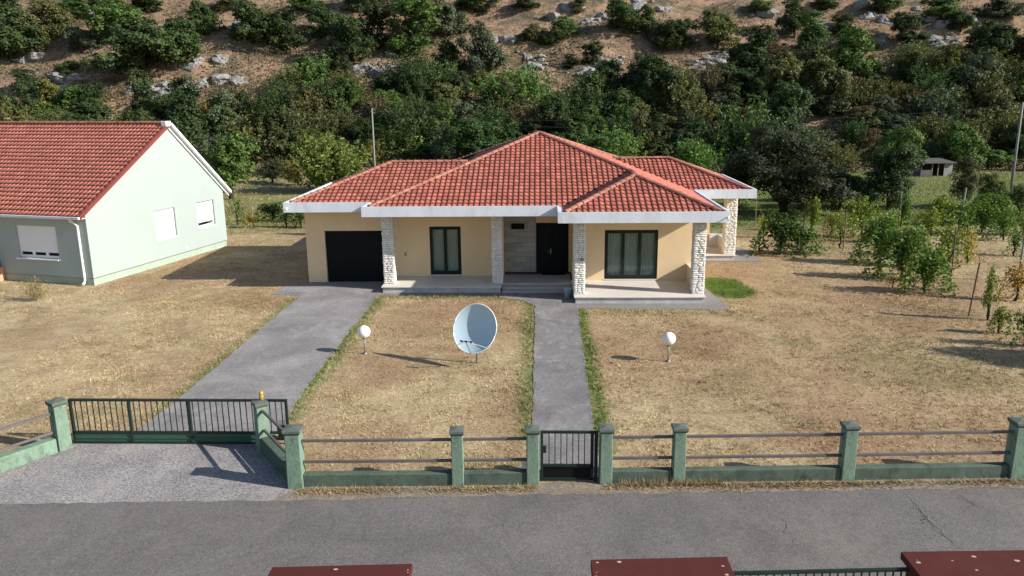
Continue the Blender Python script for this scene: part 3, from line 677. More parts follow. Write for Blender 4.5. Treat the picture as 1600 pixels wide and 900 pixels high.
nwin_gable(4.44, 6.0, 1.34, 2.83, False); nwin_gable(7.80, 9.28, 1.42, 2.82, True)
fr = MB(); l0, l1, z0_, z1 = FH
nbox(fr, .10, .2, l0, l1, z0_, z0_+.12); nbox(fr, .10, .2, l0, l0+.07, z0_+.12, z1); nbox(fr, .10, .2, l1-.07, l1, z0_+.12, z1)
for q_ in (1, 2): nbox(fr, .10, .2, l0+q_*(l1-l0)/3-.07, l0+q_*(l1-l0)/3+.07, z0_+.12, z0_+.4)
wf = fr.build('window', M['pvc'], nb)
for i in range(17):
    q = MB(); nbox(q, .08, .10, l0+.05, l1-.05, z0_+.27+i*.073, z0_+.27+(i+1)*.073-.004); q.build('shutter_slat', M['shutter'], wf)
q = MB(); nbox(q, .15, .16, l0+.07, l1-.07, z0_+.12, z1); q.build('pane', M['black'], wf)
q = MB(); nbox(q, -.16, .2, l0-.06, l1+.06, z0_-.05, z0_-.001); q.build('sill', M['pvc'], wf)
# roof
nroof = empty_part('roof', nb, (NA.x, NA.y, 3.4)); ROOFINV[nroof.name] = Matrix.Translation(-Vector((NA.x, NA.y, 3.4)))
tn = (RZ-EA)/RS; OH = .42
TWs, TRs = TW, TR; 
o = NP(-OH, 0, EA-OH*tn+.12); sgn = [300]
ROLL = .016
ll = Vector((lv.x, lv.y, 0)); gg = Vector((gv.x, gv.y, 0))
tile_field(nroof, o, ll, gg, tn, lambda a: (-.10, LEN+.3), RS+OH, M['tile_n'], sgn, 0, -.10, LEN)
tb = (RZ-EB)/(GL-RS)
tile_field(nroof, NP(GL+OH, 0, EB-OH*tb+.12), -ll, -gg, tb, lambda a: (-LEN-.3, .10), GL-RS+OH, M['tile_n'], [0], 0, -LEN, .1)
dkn = MB(); dkn.add([NP(-OH, -.06, EA-OH*tn+.07), NP(-OH, LEN, EA-OH*tn+.07), NP(RS, LEN, RZ+.07), NP(RS, -.06, RZ+.07)], [(0, 1, 2, 3)]); dkn.add([NP(GL+OH, -.06, EB-OH*tb+.07), NP(GL+OH, LEN, EB-OH*tb+.07), NP(RS, LEN, RZ+.07), NP(RS, -.06, RZ+.07)], [(3, 2, 1, 0)])
dkn.build('roof_deck', M['under'], nroof)
cap_line(nroof, NP(RS, -.1, RZ+.13), NP(RS, LEN, RZ+.13), M['cap'], key='c')
# maroon verge on the near slope, white verge board on the far slope
def strip4(mb, a, b, dz0, dz1, l0, l1):
    (sa, za), (sb, zb) = a, b
    mb.hex8([NP(sa, l0, za+dz0), NP(sa, l1, za+dz0), NP(sb, l1, zb+dz0), NP(sb, l0, zb+dz0), NP(sa, l0, za+dz1), NP(sa, l1, za+dz1), NP(sb, l1, zb+dz1), NP(sb, l0, zb+dz1)])
v_ = MB(); strip4(v_, (-OH-.02, EA-OH*tn-.01), (RS, RZ), -.03, .175, -.15, .0); v_.build('verge_trim', M['verge'], nroof)
v_ = MB(); strip4(v_, (RS, RZ), (GL+OH, EB-OH*tb), .03, .20, -.30, .0); v_.build('verge_board', M['pvc'], nroof, bevel=.01)
v_ = MB(); strip4(v_, (RS, RZ-.03), (GL+OH, EB-OH*tb-.03), -.10, .03, -.10, -.002); v_.build('verge_board', M['pvc'], nroof)
v_ = MB(); nbox(v_, RS-.28, RS+.1, -.18, .12, RZ+.0, RZ+.26); v_.build('ridge_end', M['pvc'], nroof, bevel=.02)
# gutter, soffit and downpipe
v_ = MB(); nbox(v_, -OH-.12, -OH, -.12, LEN, EA-OH*tn-.02, EA-OH*tn+.10); v_.build('gutter', M['white'], nb, bevel=.02)
v_ = MB(); nbox(v_, -OH, -.001, -.0, LEN, EA-OH*tn-.04, EA-OH*tn); v_.build('soffit', M['white'], nb)
ez = EA-OH*tn
v_ = MB(); v_.tube([NP(-OH-.05, .42, ez), NP(-OH-.05, .42, ez-.08), NP(-.09, .42, ez-.38), NP(-.09, .42, .28), NP(-.14, .42, .16), NP(-.25, .42, .10)], .055, 10)
for z in (.6, 1.5, 2.4): v_.lathe([(.056, -.02), (.066, -.02), (.066, .02), (.056, .02)], NP(-.09, .42, z), 12)
v_.build('downpipe', M['pvc'], nb, smooth=False)
v_ = MB(); nbox(v_, 6.55, 6.7, -.03, .0, .52, .62); v_.build('vent', M['pvc'], nb)
# salmon terrace wall with iron railing at the left edge
tw = thing('terrace', NP(-1.1, 5.4, 0), 'salmon plastered terrace corner with a black iron railing beside the mint house', 'terrace')
mb = MB(); mb.hex8([NP(s, l, z) for z in (-.1, .62) for s, l in ((-1.4, 5.15), (-1.4, 9), (-.02, 9), (-.02, 5.15))]); mb.build('terrace_wall', M['pink'], tw, bevel=.01)
mb = MB(); mb.hex8([NP(s, l, z) for z in (.62, .67) for s, l in ((-1.45, 5.10), (-1.45, 9), (-.01, 9), (-.01, 5.10))]); mb.build('coping', M['pink'], tw)
mb = MB()
mb.tube([NP(-.1, 5.2, 1.5), NP(-1.38, 5.2, 1.5), NP(-1.38, 9, 1.5)], .025, 6); mb.tube([NP(-.1, 5.2, .78), NP(-1.38, 5.2, .78), NP(-1.38, 9, .78)], .018, 6); mb.build('handrail', M['black'], tw)
for k in range(9):
    p = (-.1-.16*k, 5.2); mb = MB(); mb.tube([NP(*p, .67), NP(*p, 1.5)], .012, 6); mb.build('baluster', M['black'], tw)
for k in range(14):
    p = (-1.38, 5.35+.16*k); mb = MB(); mb.tube([NP(*p, .67), NP(*p, 1.5)], .012, 6); mb.build('baluster', M['black'], tw)

# ------------------------------------------------------------------ street fence, gates
G_POST = 'green posts of the front fence'
def post(x, y, wd, h, ang, label, mt='gpaint', name='fence_post'):
    th = thing(name, (x, y, 0), label, 'fence post', rz=ang)
    a = wd/2; mb = MB(); mb.hex8([(-a-.01, -a-.01, -.1), (a+.01, -a-.01, -.1), (a+.01, a+.01, -.1), (-a-.01, a+.01, -.1), (-a, -a, h-.14), (a, -a, h-.14), (a, a, h-.14), (-a, a, h-.14)])
    # hand plastered: slightly uneven sides
    o = mb.build('shaft', M[mt], None, bevel=.018); o.parent = th
    c = a+.034; mb = MB(); mb.hex8([(-a-.005, -a-.005, h-.14), (a+.005, -a-.005, h-.14), (a+.005, a+.005, h-.14), (-a-.005, a+.005, h-.14), (-c, -c, h-.085), (c, -c, h-.085), (c, c, h-.085), (-c, c, h-.085)])
    mb.v += [(-c, -c, h-.03), (c, -c, h-.03), (c, c, h-.03), (-c, c, h-.03), (0, 0, h+.0)]; mb.f.pop(1); mb.f += [(4, 5, 9, 8), (5, 6, 10, 9), (6, 7, 11, 10), (7, 4, 8, 11), (8, 9, 12), (9, 10, 12), (10, 11, 12), (11, 8, 12)]
    o = mb.build('cap', M['gcap'], None, bevel=.006); o.parent = th
    return th
fa_ = math.atan(rs)
PX = [(-5.43, .325, 1.42, 'stout green corner post with a grey cap where the fence meets the driveway apron'), (-1.83, .255, 1.36, 'weathered green post between the corner post and the footpath gate'),
      (-.17, .265, 1.36, 'green gate post left of the small dark footpath gate'), (1.45, .265, 1.36, 'green gate post with a pale lichen patch right of the small footpath gate'),
      (3.07, .26, 1.36, 'first green fence post right of the small footpath gate'), (6.83, .275, 1.36, 'green fence post standing midway along the long right hand fence'), (10.62, .32, 1.38, 'wide green fence post at the right edge of the photograph'), (14.4, .31, 1.36, 'green fence post beyond the right edge')]
FP = []
for x, wd, h, lb in PX:
    y = 16.22+rs*x+wd/2
    if x > 14: continue
    FP.append((x, y, wd)); post(x, y, wd, h, fa_, lb)
FP.append((18.0, 16.22+rs*18+.15, .3))
def fence_bay(a, b, label, wall_h=.31, wt=.2, name='fence', wmt='gpaintd', both=True, z_r=(1.08, .58)):
    ax, ay, aw = a; bx, by, bw = b; d = Vector((bx-ax, by-ay)).normalized(); s = Vector((ax, ay))+d*(aw/2+.004); e = Vector((bx, by))-d*(bw/2+.004)
    th = thing(name, (s.x, s.y, 0), label, 'fence')
    mb = MB(); mb.seg(s, e, wt, -.1, wall_h); mb.build('low_wall', M[wmt], th, bevel=.02)
    s2 = s-d*.02; e2 = e+d*.02
    for z in z_r:
        q = MB(); q.seg(s2, e2, .055, z-.03, z+.03); q.build('rail', M['rail'], th, bevel=.006)
    return th
labs = ['fence bay with two dark rails on a mossy green wall, right of the corner post', 'short fence bay with two rails just left of the small footpath gate', None, 'short fence bay with two rails just right of the small footpath gate',
        'long fence bay with two rails right of the short bay by the gate', 'fence bay with two rails ending at the right edge of the photograph', None]
for i, lb in enumerate(labs):
    if lb: fence_bay(FP[i], FP[i+1], lb)
# return wall to the sliding gate
GPR = (-6.80, 17.98, .36); GPL = (-11.86, 18.0, .36)
ar = math.atan2(17.98-FP[0][1], -6.80+5.43)
post(GPR[0], GPR[1], .27, 1.30, ar+math.pi/2, 'green gate post carrying the amber lamp at the right end of the sliding gate')
fence_bay(FP[0], GPR, 'short slanting fence bay between the corner post and the sliding gate', .42, .24, wmt='gpaintd')
LF = (-13.45, 15.55, .34); al = math.atan2(GPL[1]-LF[1], GPL[0]-LF[0])
post(GPL[0], GPL[1], .30, 1.30, al, 'green gate post with a dark cap at the left end of the sliding gate')
fence_bay(GPL, LF, 'slanting fence bay with two rails on a pale green wall, left of the sliding gate', .36, .26, wmt='gpaint', z_r=(.98, .50))
FP2 = (-30, 14.9, .3); fence_bay(LF, FP2, 'fence running on along the road beyond the left edge', .34, .2)
# amber gate lamp
am = thing('gate_lamp', (GPR[0]+.03, GPR[1]+.05, 1.30), 'small amber warning lamp on top of the post at the sliding gate', 'lamp')
mb = MB(); mb.lathe([(0, 0), (.055, 0), (.055, .03), (.045, .035)], (0, 0, 0), 16); o = mb.build('lamp_base', M['steel'], None); o.parent = am
mb = MB(); mb.lathe([(.045, .035), (.052, .05), (.055, .10), (.044, .115), (.055, .13), (.052, .19), (.03, .215), (0, .22)], (0, 0, 0), 18); o = mb.build('lamp_lens', M['amber'], None, smooth=True); o.parent = am
# small grey box by the footpath gate
mb = MB(); mb.box(-.42, -.33, 16.36, 16.46, .34, .55); o = mb.build('mailbox', M['pvc'], None, bevel=.01); tag(o, 'small white box fixed behind the fence left of the footpath gate', 'box')
# sliding gate
sg_ = thing('sliding_gate', (-9, 18.28, 0), 'long dark green sliding gate of thin bars across the driveway', 'gate')
x0, x1, yg = -11.74, -6.24, 18.30; zt = 1.20; zm = .34
def gbar(name, a, b, y0, y1, za, zb, mt='gate'):
    q = MB(); q.box(a, b, y0, y1, za, zb); return q.build(name, M[mt], sg_, bevel=.004)
gbar('top_rail', x0, x1, yg-.035, yg+.035, zt-.055, zt); gbar('middle_rail', x0, x1-.02, yg-.035, yg+.035, zm-.05, zm)
gbar('end_post', x0, x0+.06, yg-.035, yg+.035, .05, zt-.055); gbar('end_post', x1-.06, x1, yg-.035, yg+.035, .05, zt-.055)
for k in (1, 2): xx = x0+(x1-x0)*(.27, .545)[k-1]; gbar('gate_post', xx, xx+.06, yg-.045, yg+.03, .05, zt-.055)
nb_ = 37
for k in range(1, nb_):
    xx = x0+(x1-x0)*k/nb_; gbar('bar', xx-.011, xx+.011, yg-.011, yg+.011, zm, zt-.055)
gbar('bottom_panel', x0+.06, x1-.5, yg-.012, yg+.012, .06, zm-.05, 'gpanel'); gbar('bottom_rail', x0, x1-.3, yg-.04, yg+.04, .025, .065)
gbar('panel_rib', x0+.06, x1-.5, yg-.03, yg-.012, .15, .18, 'gpanel')
gm = thing('gate_motor', (-6.5, 18.62, 0), 'dark motor box standing behind the right end of the sliding gate', 'motor box')
mb = MB(); mb.box(-.12, .12, -.10, .10, 0, .42); o = mb.build('motor_housing', M['gate'], None, bevel=.03); o.parent = gm; mb = MB(); mb.box(-.15, .15, -.13, .13, .42, .46); o = mb.build('motor_cover', M['steel'], None, bevel=.01); o.parent = gm
# footpath gate
pg = thing('footpath_gate', (.64, 16.42, 0), 'small dark green metal gate with upright bars at the end of the footpath', 'gate')
a, b = .005, 1.275; yy = 16.44; zt = 1.22
def pb(name, x0_, x1_, y0_, y1_, za, zb, mt='gate'):
    q = MB(); q.box(x0_, x1_, y0_, y1_, za, zb); return q.build(name, M[mt], pg, bevel=.004)
pb('frame_rail', a, b, yy-.03, yy+.03, zt-.055, zt); pb('frame_rail', a+.06, b-.09, yy-.03, yy+.03, .36, .42); pb('frame_rail', a+.06, b-.09, yy-.03, yy+.03, .04, .10)
pb('frame_post', a, a+.06, yy-.03, yy+.03, .04, zt-.055); pb('frame_post', b-.16, b-.09, yy-.03, yy+.03, .04, zt-.055); pb('hinge_post', b-.075, b, yy-.03, yy+.03, .0, zt-.055)
for k in range(7):
    xx = a+.06+(b-.16-a-.06)*(k+1)/8; pb('bar', xx-.010, xx+.010, yy-.010, yy+.010, .42, zt-.055)
pb('kick_panel', a+.06, b-.16, yy-.006, yy+.006, .10, .36, 'black'); pb('lock_box', a+.06, a+.13, yy-.03, yy+.03, .70, .86)

# ------------------------------------------------------------------ brown pillars of the plot across the road
def pillar(x0, x1, yf, zt, lab, sk=0):
    th = thing('brown_pillar', ((x0+x1)/2, yf-.4, 0), lab, 'pillar')
    mb = MB(); mb.hex8([(x0+.07, yf-.83, -.05), (x1-.07, yf-.83, -.05), (x1-.07, yf-.07+sk, -.05), (x0+.07, yf-.07, -.05), (x0+.07, yf-.83, zt-.12), (x1-.07, yf-.83, zt-.12), (x1-.07, yf-.07+sk, zt-.12), (x0+.07, yf-.07, zt-.12)])
    mb.build('shaft', M['maroon'], th, bevel=.01)
    mb = MB(); mb.hex8([(x0, yf-.9, zt-.12), (x1, yf-.9, zt-.12), (x1, yf+sk, zt-.12), (x0, yf, zt-.12), (x0, yf-.9, zt), (x1, yf-.9, zt), (x1, yf+sk, zt), (x0, yf, zt)]); mb.build('cap', M['maroon'], th, bevel=.008)
    r_ = random.Random(int(x0*10)); ch = MB()
    for _ in range(8):
        cx = random.choice([x0+.05, x1-.15, r_.uniform(x0+.1, x1-.1)])+r_.uniform(0, .12); cy = yf-r_.uniform(.03, .5); rr = r_.uniform(.006, .03)
        ch.add([(cx+rr*1.5*math.cos(a)*r_.uniform(.7, 1.2), cy+rr*math.sin(a)*r_.uniform(.7, 1.2), zt+.003) for a in [k*math.pi/4 for k in range(8)]], [tuple(range(8))])
    ch.build('paint_chips', M['chip'], th)
pillar(-4.03, -1.93, 10.56, 1.6, 'brown painted pillar top at the bottom edge, leftmost of three', .13)
pillar(.76, 2.84, 10.84, 1.6, 'chipped brown pillar top at the bottom edge, in front of the footpath gate', .12)
pillar(5.52, 7.95, 11.14, 1.6, 'brown pillar top at the bottom edge near the lower right corner, rightmost of three', .1)
rl = thing('railing', (4.2, 10.9, 0), 'dark railing running between the two right hand brown pillars', 'railing')
mb = MB(); mb.seg((2.78, 10.70), (5.58, 10.86), .05, 1.455, 1.50); mb.build('top_rail', M['gate'], rl); mb = MB(); mb.seg((2.78, 10.70), (5.58, 10.86), .05, .3, .35); mb.build('bottom_rail', M['gate'], rl)
for k in range(22):
    x = 2.9+k*.12; y = 10.70+(x-2.78)*.057; mb = MB(); mb.box(x-.01, x+.01, y-.01, y+.01, .35, 1.455); mb.build('bar', M['gate'], rl)

# ------------------------------------------------------------------ garden lamps and satellite dish
def glamp(x, y, lab):
    th = thing('garden_lamp', (x, y, 0), lab, 'garden lamp')
    mb = MB(); mb.tube([(0, 0, -.05), (0, 0, .56)], .024, 10); mb.lathe([(0, .06), (.07, .05), (.075, 0)], (0, 0, 0), 16); o = mb.build('lamp_post', M['steel'], None, smooth=True); o.parent = th
    mb = MB(); mb.lathe([(.03, .52), (.075, .54), (.085, .585), (.0, .59)], (0, 0, 0), 16); o = mb.build('lamp_collar', M['steel'], None, smooth=True); o.parent = th
    mb = MB(); mb.lathe([(.215*math.sin(math.pi*k/16), .775-.215*math.cos(math.pi*k/16)) for k in range(17)], (0, 0, 0), 28); o = mb.build('globe', M['globe'], None, smooth=True); o.parent = th
glamp(-5.88, 25.42, 'white globe garden lamp on a short post between the driveway and the satellite dish'); glamp(4.13, 24.67, 'white globe garden lamp on a short post on the lawn right of the footpath')
ds = thing('satellite_dish', (-2.09, 24.33, 0), 'large pale blue satellite dish on a short pole in the middle of the lawn', 'satellite dish')
nd = Vector((-.30, -.86, .42)).normalized(); ux = Vector((0, 0, 1)).cross(nd).normalized(); uy = nd.cross(ux)
if uy.z < 0: uy = -uy
dc = Vector((-2.07, 24.25, 1.24)); DA, DB, DD = .735, .795, .17
def dpt(r, a, off=0):
    return dc+ux*(DA*r*math.cos(a))+uy*(DB*r*math.sin(a))+nd*(DD*(r*r-1)+off)
mb = MB(); NR, NA_ = 12, 48
for off in (0, -.02):
    for i in range(NR+1):
        for k in range(NA_): mb.v.append(tuple(dpt(max(i/NR, .001), 2*math.pi*k/NA_, off)))
for q in range(2):
    for i in range(NR):
        for k in range(NA_):
            b0 = q*(NR+1)*NA_; f_ = (b0+i*NA_+k, b0+i*NA_+(k+1) % NA_, b0+(i+1)*NA_+(k+1) % NA_, b0+(i+1)*NA_+k); mb.f.append(f_ if q == 0 else f_[::-1])
mb.build('reflector', M['dish'], ds, smooth=True)
mb = MB(); ring = [dpt(1.0, 2*math.pi*k/NA_, -.008) for k in range(NA_+1)]; mb.tube(ring, .016, 6, False); mb.build('rim', M['dishrim'], ds, smooth=True)
mb = MB(); mb.tube([(-2.03, 24.48, -.1), (-2.03, 24.48, 1.05)], .036, 10); mb.tube([(-2.03, 24.48, .95), tuple(dc-nd*.22)], .05, 8); mb.build('mast', M['steel'], ds)
mb = MB(); bk_ = dc-nd*.2
for a, b in ((.0, 1.2), (2.1, 3.3), (4.0, 5.3)): mb.tube([tuple(dpt(.75, a, -.07)), tuple(bk_)], .014, 6)
mb.build('back_brace', M['steel'], ds)
lp = dpt(1, -math.pi/2)+nd*.55+uy*.30-ux*.0
mb = MB(); mb.tube([tuple(dpt(1, -math.pi/2)), tuple(lp)], .014, 6); mb.tube([tuple(dpt(.97, -math.pi/2-.75)), tuple(lp)], .008, 6); mb.tube([tuple(dpt(.97, -math.pi/2+.75)), tuple(lp)], .008, 6); mb.build('feed_arm', M['steel'], ds)
mb = MB(); sx = ux*.16
mb.tube([tuple(lp-sx*1.2), tuple(lp+sx*1.2)], .010, 6)
for k in (-1, 0, 1):
    c = lp+sx*k; mb.tube([tuple(c+nd*.03), tuple(c-nd*.05), tuple(c-nd*.07)], [.024, .026, .036], 10)
mb.build('receiver_heads', M['black'], ds)

# ------------------------------------------------------------------ poles and wires
def upole(x, y, h, lab, wires, thick=.12):
    z = float(hgt(x, y)); th = thing('utility_pole', (x, y, z), lab, 'utility pole')
    mb = MB(); mb.tube([(0, 0, -.3), (0, 0, h)], [thick, thick*.6], 10); o = mb.build('pole_shaft', M['pole'], None, smooth=True); o.parent = th
    mb = MB()
    for q in (-1, 1): mb.tube([(.0, 0, h-.25+.12*q), (.14, 0, h-.25+.12*q)], .02, 6); mb.lathe([(0, .1), (.04, .08), (.05, .02), (.03, 0)], (.14, 0, h-.28+.12*q), 8)
    o = mb.build('insulators', M['steel'], None); o.parent = th
upole(36.9, 64.0, 7.35, 'grey concrete utility pole at the right edge beyond the vineyard', 1); upole(-12.35, 60.0, 7.45, 'pale slim utility pole rising behind the left part of the bungalow roof', 1, .085)
def wire(a, b, sag):
    a = Vector(a); b = Vector(b); pts = []
    for k in range(41):
        s = k/40; p = a.lerp(b, s); p.z -= sag*4*s*(1-s); pts.append(tuple(p))
    mb = MB(); mb.tube(pts, .013, 5); tag(mb.build('overhead_wire', M['cable']), WL.pop(0), 'wire')
WL = ['upper overhead wire strung between the two utility poles', 'lower overhead wire strung between the two utility poles', 'overhead wire leaving the right utility pole out of the photograph']
wire((36.95, 64, 7.2), (-12.25, 60, 7.3), 1.1); wire((36.95, 64, 6.95), (-12.25, 60, 7.05), 1.4); wire((37.05, 64, 7.2), (80, 52, 8), 1.2)

# ------------------------------------------------------------------ shed
sx_, sy_ = 38.9, 81.5; z_ = float(hgt(sx_, sy_)); sh = thing('shed', (sx_, sy_, z_-.15), 'small tumbledown shed with grey sheet roof and white boards below the hill', 'shed', rz=.15)
def sp(name, mt, *bx):
    mb = MB()
    for b in bx: mb.box(*b)
    o = mb.build(name, M[mt], None); o.parent = sh
sp('back_wall', 'shedgrey', (-1.9, 1.7, 1.3, 1.4, 0, 1.9)); sp('side_wall', 'shedgrey', (-1.95, -1.85, -1.2, 1.4, 0, 1.8)); sp('front_board', 'shedgrey', (-1.85, -.7, -1.2, -1.14, 0, .95))
for k in range(6): sp('white_board', 'shedwhite', (.75+k*.16, .89+k*.16, -1.2, -1.15, 0, 1.7))
sp('corner_post', 'wood', (-.7, -.6, -1.22, -1.12, 0, 1.8)); sp('corner_post', 'wood', (.0, .1, -1.22, -1.12, 0, 1.8)); sp('side_wall', 'shedwhite', (1.7, 1.76, -1.15, 1.4, 0, 1.75))
sh.scale = (.9, .9, .82)
mb = MB(); mb.hex8([(-2.2, -1.6, 1.78), (2.0, -1.6, 1.72), (2.0, 1.6, 2.0), (-2.2, 1.6, 2.05), (-2.2, -1.6, 1.86), (2.0, -1.6, 1.8), (2.0, 1.6, 2.08), (-2.2, 1.6, 2.13)]); o = mb.build('roof', M['shedgrey'], None); o.parent = sh

# ------------------------------------------------------------------ vegetation
def quads(c, nrm, size, r_, asp=1.6):
    """leaf quads at centres c with normals nrm"""
    n = len(c); t1 = r_.normal(size=(n, 3)); t1 -= nrm*np.sum(t1*nrm, 1)[:, None]; t1 /= np.linalg.norm(t1, axis=1)[:, None]+1e-9; t2 = np.cross(nrm, t1)
    a = (size*r_.uniform(.6, 1.3, n))[:, None]; t1 = t1*a*asp*.5; t2 = t2*a*.5
    return np.stack([c-t1, c-t2*.9-t1*.1, c+t1, c+t2*.9-t1*.1], 1).reshape(-1, 3)
def unit(r_, n):
    v = r_.normal(size=(n, 3)); return v/np.linalg.norm(v, axis=1)[:, None]
def crown(seed, n, size, lobes=11, low=.25, tall=1.0, spread=.62, lobe_r=(.30, .52), upright=0.0):
    """crown in unit space: radius about 1, z from low to 2*tall"""
    r_ = np.random.default_rng(seed); cs = []; 
    for i in range(lobes):
        a = 2*math.pi*(i/lobes)+r_.uniform(-.5, .5); rr = spread*math.sqrt(r_.uniform(.05, 1)); z = r_.uniform(low+.3, 1.65*tall); rr *= (1.0 if z < 1.1*tall else .65)
        cs.append((rr*math.cos(a), rr*math.sin(a), z, r_.uniform(*lobe_r)))
    cs.append((r_.uniform(-.15, .15), r_.uniform(-.15, .15), 1.42*tall, .36)); cs = np.array(cs); w_ = cs[:, 3]**2; idx = r_.choice(len(cs), n, p=w_/w_.sum())
    ns = 150; si = r_.choice(len(cs), ns, p=w_/w_.sum()); sd_ = unit(r_, ns); sd_[:, 2] = np.abs(sd_[:, 2])*np.where(r_.uniform(size=ns) < .75, 1, -.8)
    sc_ = cs[si, :3]+sd_*(cs[si, 3]*r_.uniform(.7, 1.08, ns))[:, None]; sr = r_.uniform(.07, .20, ns)
    k_ = r_.choice(ns, n, p=sr**2/np.sum(sr**2)); d = unit(r_, n); d[:, 2] = np.where(r_.uniform(size=n) < .6, np.abs(d[:, 2]), d[:, 2])
    c = sc_[k_]+d*(sr[k_]*r_.uniform(.45, 1.12, n))[:, None]
    inner = r_.uniform(size=n) < .12; c[inner] = cs[idx[inner], :3]+unit(r_, inner.sum())*(cs[idx[inner], 3]*r_.uniform(.2, .8, inner.sum()))[:, None]
    stray = r_.uniform(size=n) < .07; c[stray] += r_.normal(size=(stray.sum(), 3))*.08
    c[:, 2] = np.maximum(c[:, 2], .04)
    nr = d*.6+sd_[k_]*.4+unit(r_, n)*.6; nr[:, 2] += .25; nr /= np.linalg.norm(nr, axis=1)[:, None]
    return quads(c, nr, size, r_)
def trunk_mesh(seed, h=1.2, r0=.07, limbs=5):
    r_ = random.Random(seed); mb = MB(); p = Vector((0, 0, -.05)); pts = [p.copy()]
    for k in range(4): p = p+Vector((r_.uniform(-.05, .05), r_.uniform(-.05, .05), h/4)); pts.append(p.copy())
    mb.tube([tuple(q) for q in pts], [r0*1.2, r0*.95, r0*.8, r0*.55, r0*.3], 7)
    for i in range(limbs):
        s = pts[1+i % 3]; a = r_.uniform(0, 6.28); e = s+Vector((math.cos(a)*.5, math.sin(a)*.5, r_.uniform(.3, .6))); mid = s.lerp(e, .5)+Vector((0, 0, -.05))
        mb.tube([tuple(s), tuple(mid), tuple(e)], [r0*.5, r0*.35, r0*.12], 5)
    return mb.build('trunk', M['bark'], mesh_only=True, smooth=True)
CR = [np_mesh('crown', crown(100+i, 11000, .056, lobes=[12, 15, 10, 14, 13, 17, 9, 14][i], low=-.15, spread=[.66, .74, .58, .7, .66, .78, .52, .7][i], tall=[.9, .8, 1.1, .85, .95, .8, 1.15, .9][i], lobe_r=[(.25, .5), (.2, .42), (.3, .5), (.22, .5), (.28, .48), (.2, .4), (.3, .5), (.24, .46)][i]), 4, M['leaf']) for i in range(8)]
CRD = [np_mesh('crown', crown(140+i, 6000, .052, lobes=9, low=.1, spread=.66), 4, M['leafd']) for i in range(3)]
def feather(seed, n, size, K=150, th0=.42):
    """upright feathery shrub: many shoots rising in a fan"""
    r2 = np.random.default_rng(seed); c = []; nr = []
    for i in range(K):
        a = r2.uniform(0, 6.28); th = abs(r2.normal(0, th0)); L = r2.uniform(1.2, 2.05)*(1-.25*th); d = np.array([math.sin(th)*math.cos(a), math.sin(th)*math.sin(a), math.cos(th)]); off = np.array([math.cos(a), math.sin(a), 0])*r2.uniform(0, .35)
        m_ = n//K; s = r2.uniform(.12, 1, m_)**.8; q = off+d[None, :]*(L*s)[:, None]+r2.normal(size=(m_, 3))*.05; q[:, 2] = np.maximum(q[:, 2], .03); c.append(q); v = unit(r2, m_); v[:, 2] *= .4; nr.append(v/np.linalg.norm(v, axis=1)[:, None])
    return quads(np.concatenate(c), np.concatenate(nr), size, r2, 2.2)
CRF = [np_mesh('crown', feather(160+i, 6500, .055, 90+30*i, .5+.08*i), 4, M['leaf']) for i in range(4)]
TK = [trunk_mesh(i, 1.25) for i in range(4)]
ntree = [0]
def tree(p, wd, h, col, variant, label, cat='tree', group=None, dry=False, fea=False, name='tree', mesh=None, tk=None, rz=None):
    root = thing(name, p, label, cat, group)
    me_ = mesh or (CRF[variant % 4] if fea else (CRD if dry else CR)[variant % (3 if dry else 8)])
    c = bpy.data.objects.new('crown', me_); COL.objects.link(c); c.parent = root; c.scale = (wd/2, wd/2, h/2); c.rotation_euler = (0, 0, random.uniform(0, 6.28) if rz is None else rz)
    c.color = (*col, 1)
    k = bpy.data.objects.new('trunk', tk or TK[variant % 4]); COL.objects.link(k); k.parent = root; k.scale = (wd/2.2, wd/2.2, h/2)
    ntree[0] += 1; return root
GREENS = {'dark green': (.030, .052, .018), 'mid green': (.050, .088, .024), 'bright green': (.072, .130, .030), 'olive': (.075, .080, .030), 'yellowing': (.105, .098, .028), 'brown': (.080, .062, .038), 'grey green': (.060, .080, .048)}
def zone(px):
    for a, n_ in ((130, 'above the mint roof'), (290, 'above the mint gable'), (460, 'above the house gap'), (650, 'above the left wing'), (830, 'above the main roof'), (1000, 'right of the roof peak'), (1180, 'above the right wing'), (1330, 'above the dark forked tree'), (1470, 'above the round tree')):
        if px < a: return n_
    return 'above the shed'
def tree_px(px, py, wpx, hpx, kind, where, r_):
    p = tp(px, py); s = px_per_m(p); cname = kind; q_ = r_.uniform(.95, 1.75); col = [c*q_*r_.uniform(.93, 1.07) for c in GREENS[kind]]
    szn = 'small ' if wpx < 62 else ('large ' if wpx > 88 else '')
    if 'thicket' in where: where = 'along the thicket top' if py < 172 else ('in the thicket middle' if py < 215 else 'at the thicket foot')
    lab = f'{szn}{cname} tree {where} {zone(px)}'; grp = f'{szn}{cname} trees {where} {zone(px)}'
    dry = kind in ('brown',)
    return tree(p-Vector((0, 0, .15)), wpx/s, hpx/s, col, r_.randrange(8), lab, 'tree', grp, dry, fea=('thicket' in where and r_.random() < (.55 if kind in ('brown', 'olive', 'yellowing', 'bright green') else .30)))
r_ = random.Random(21)
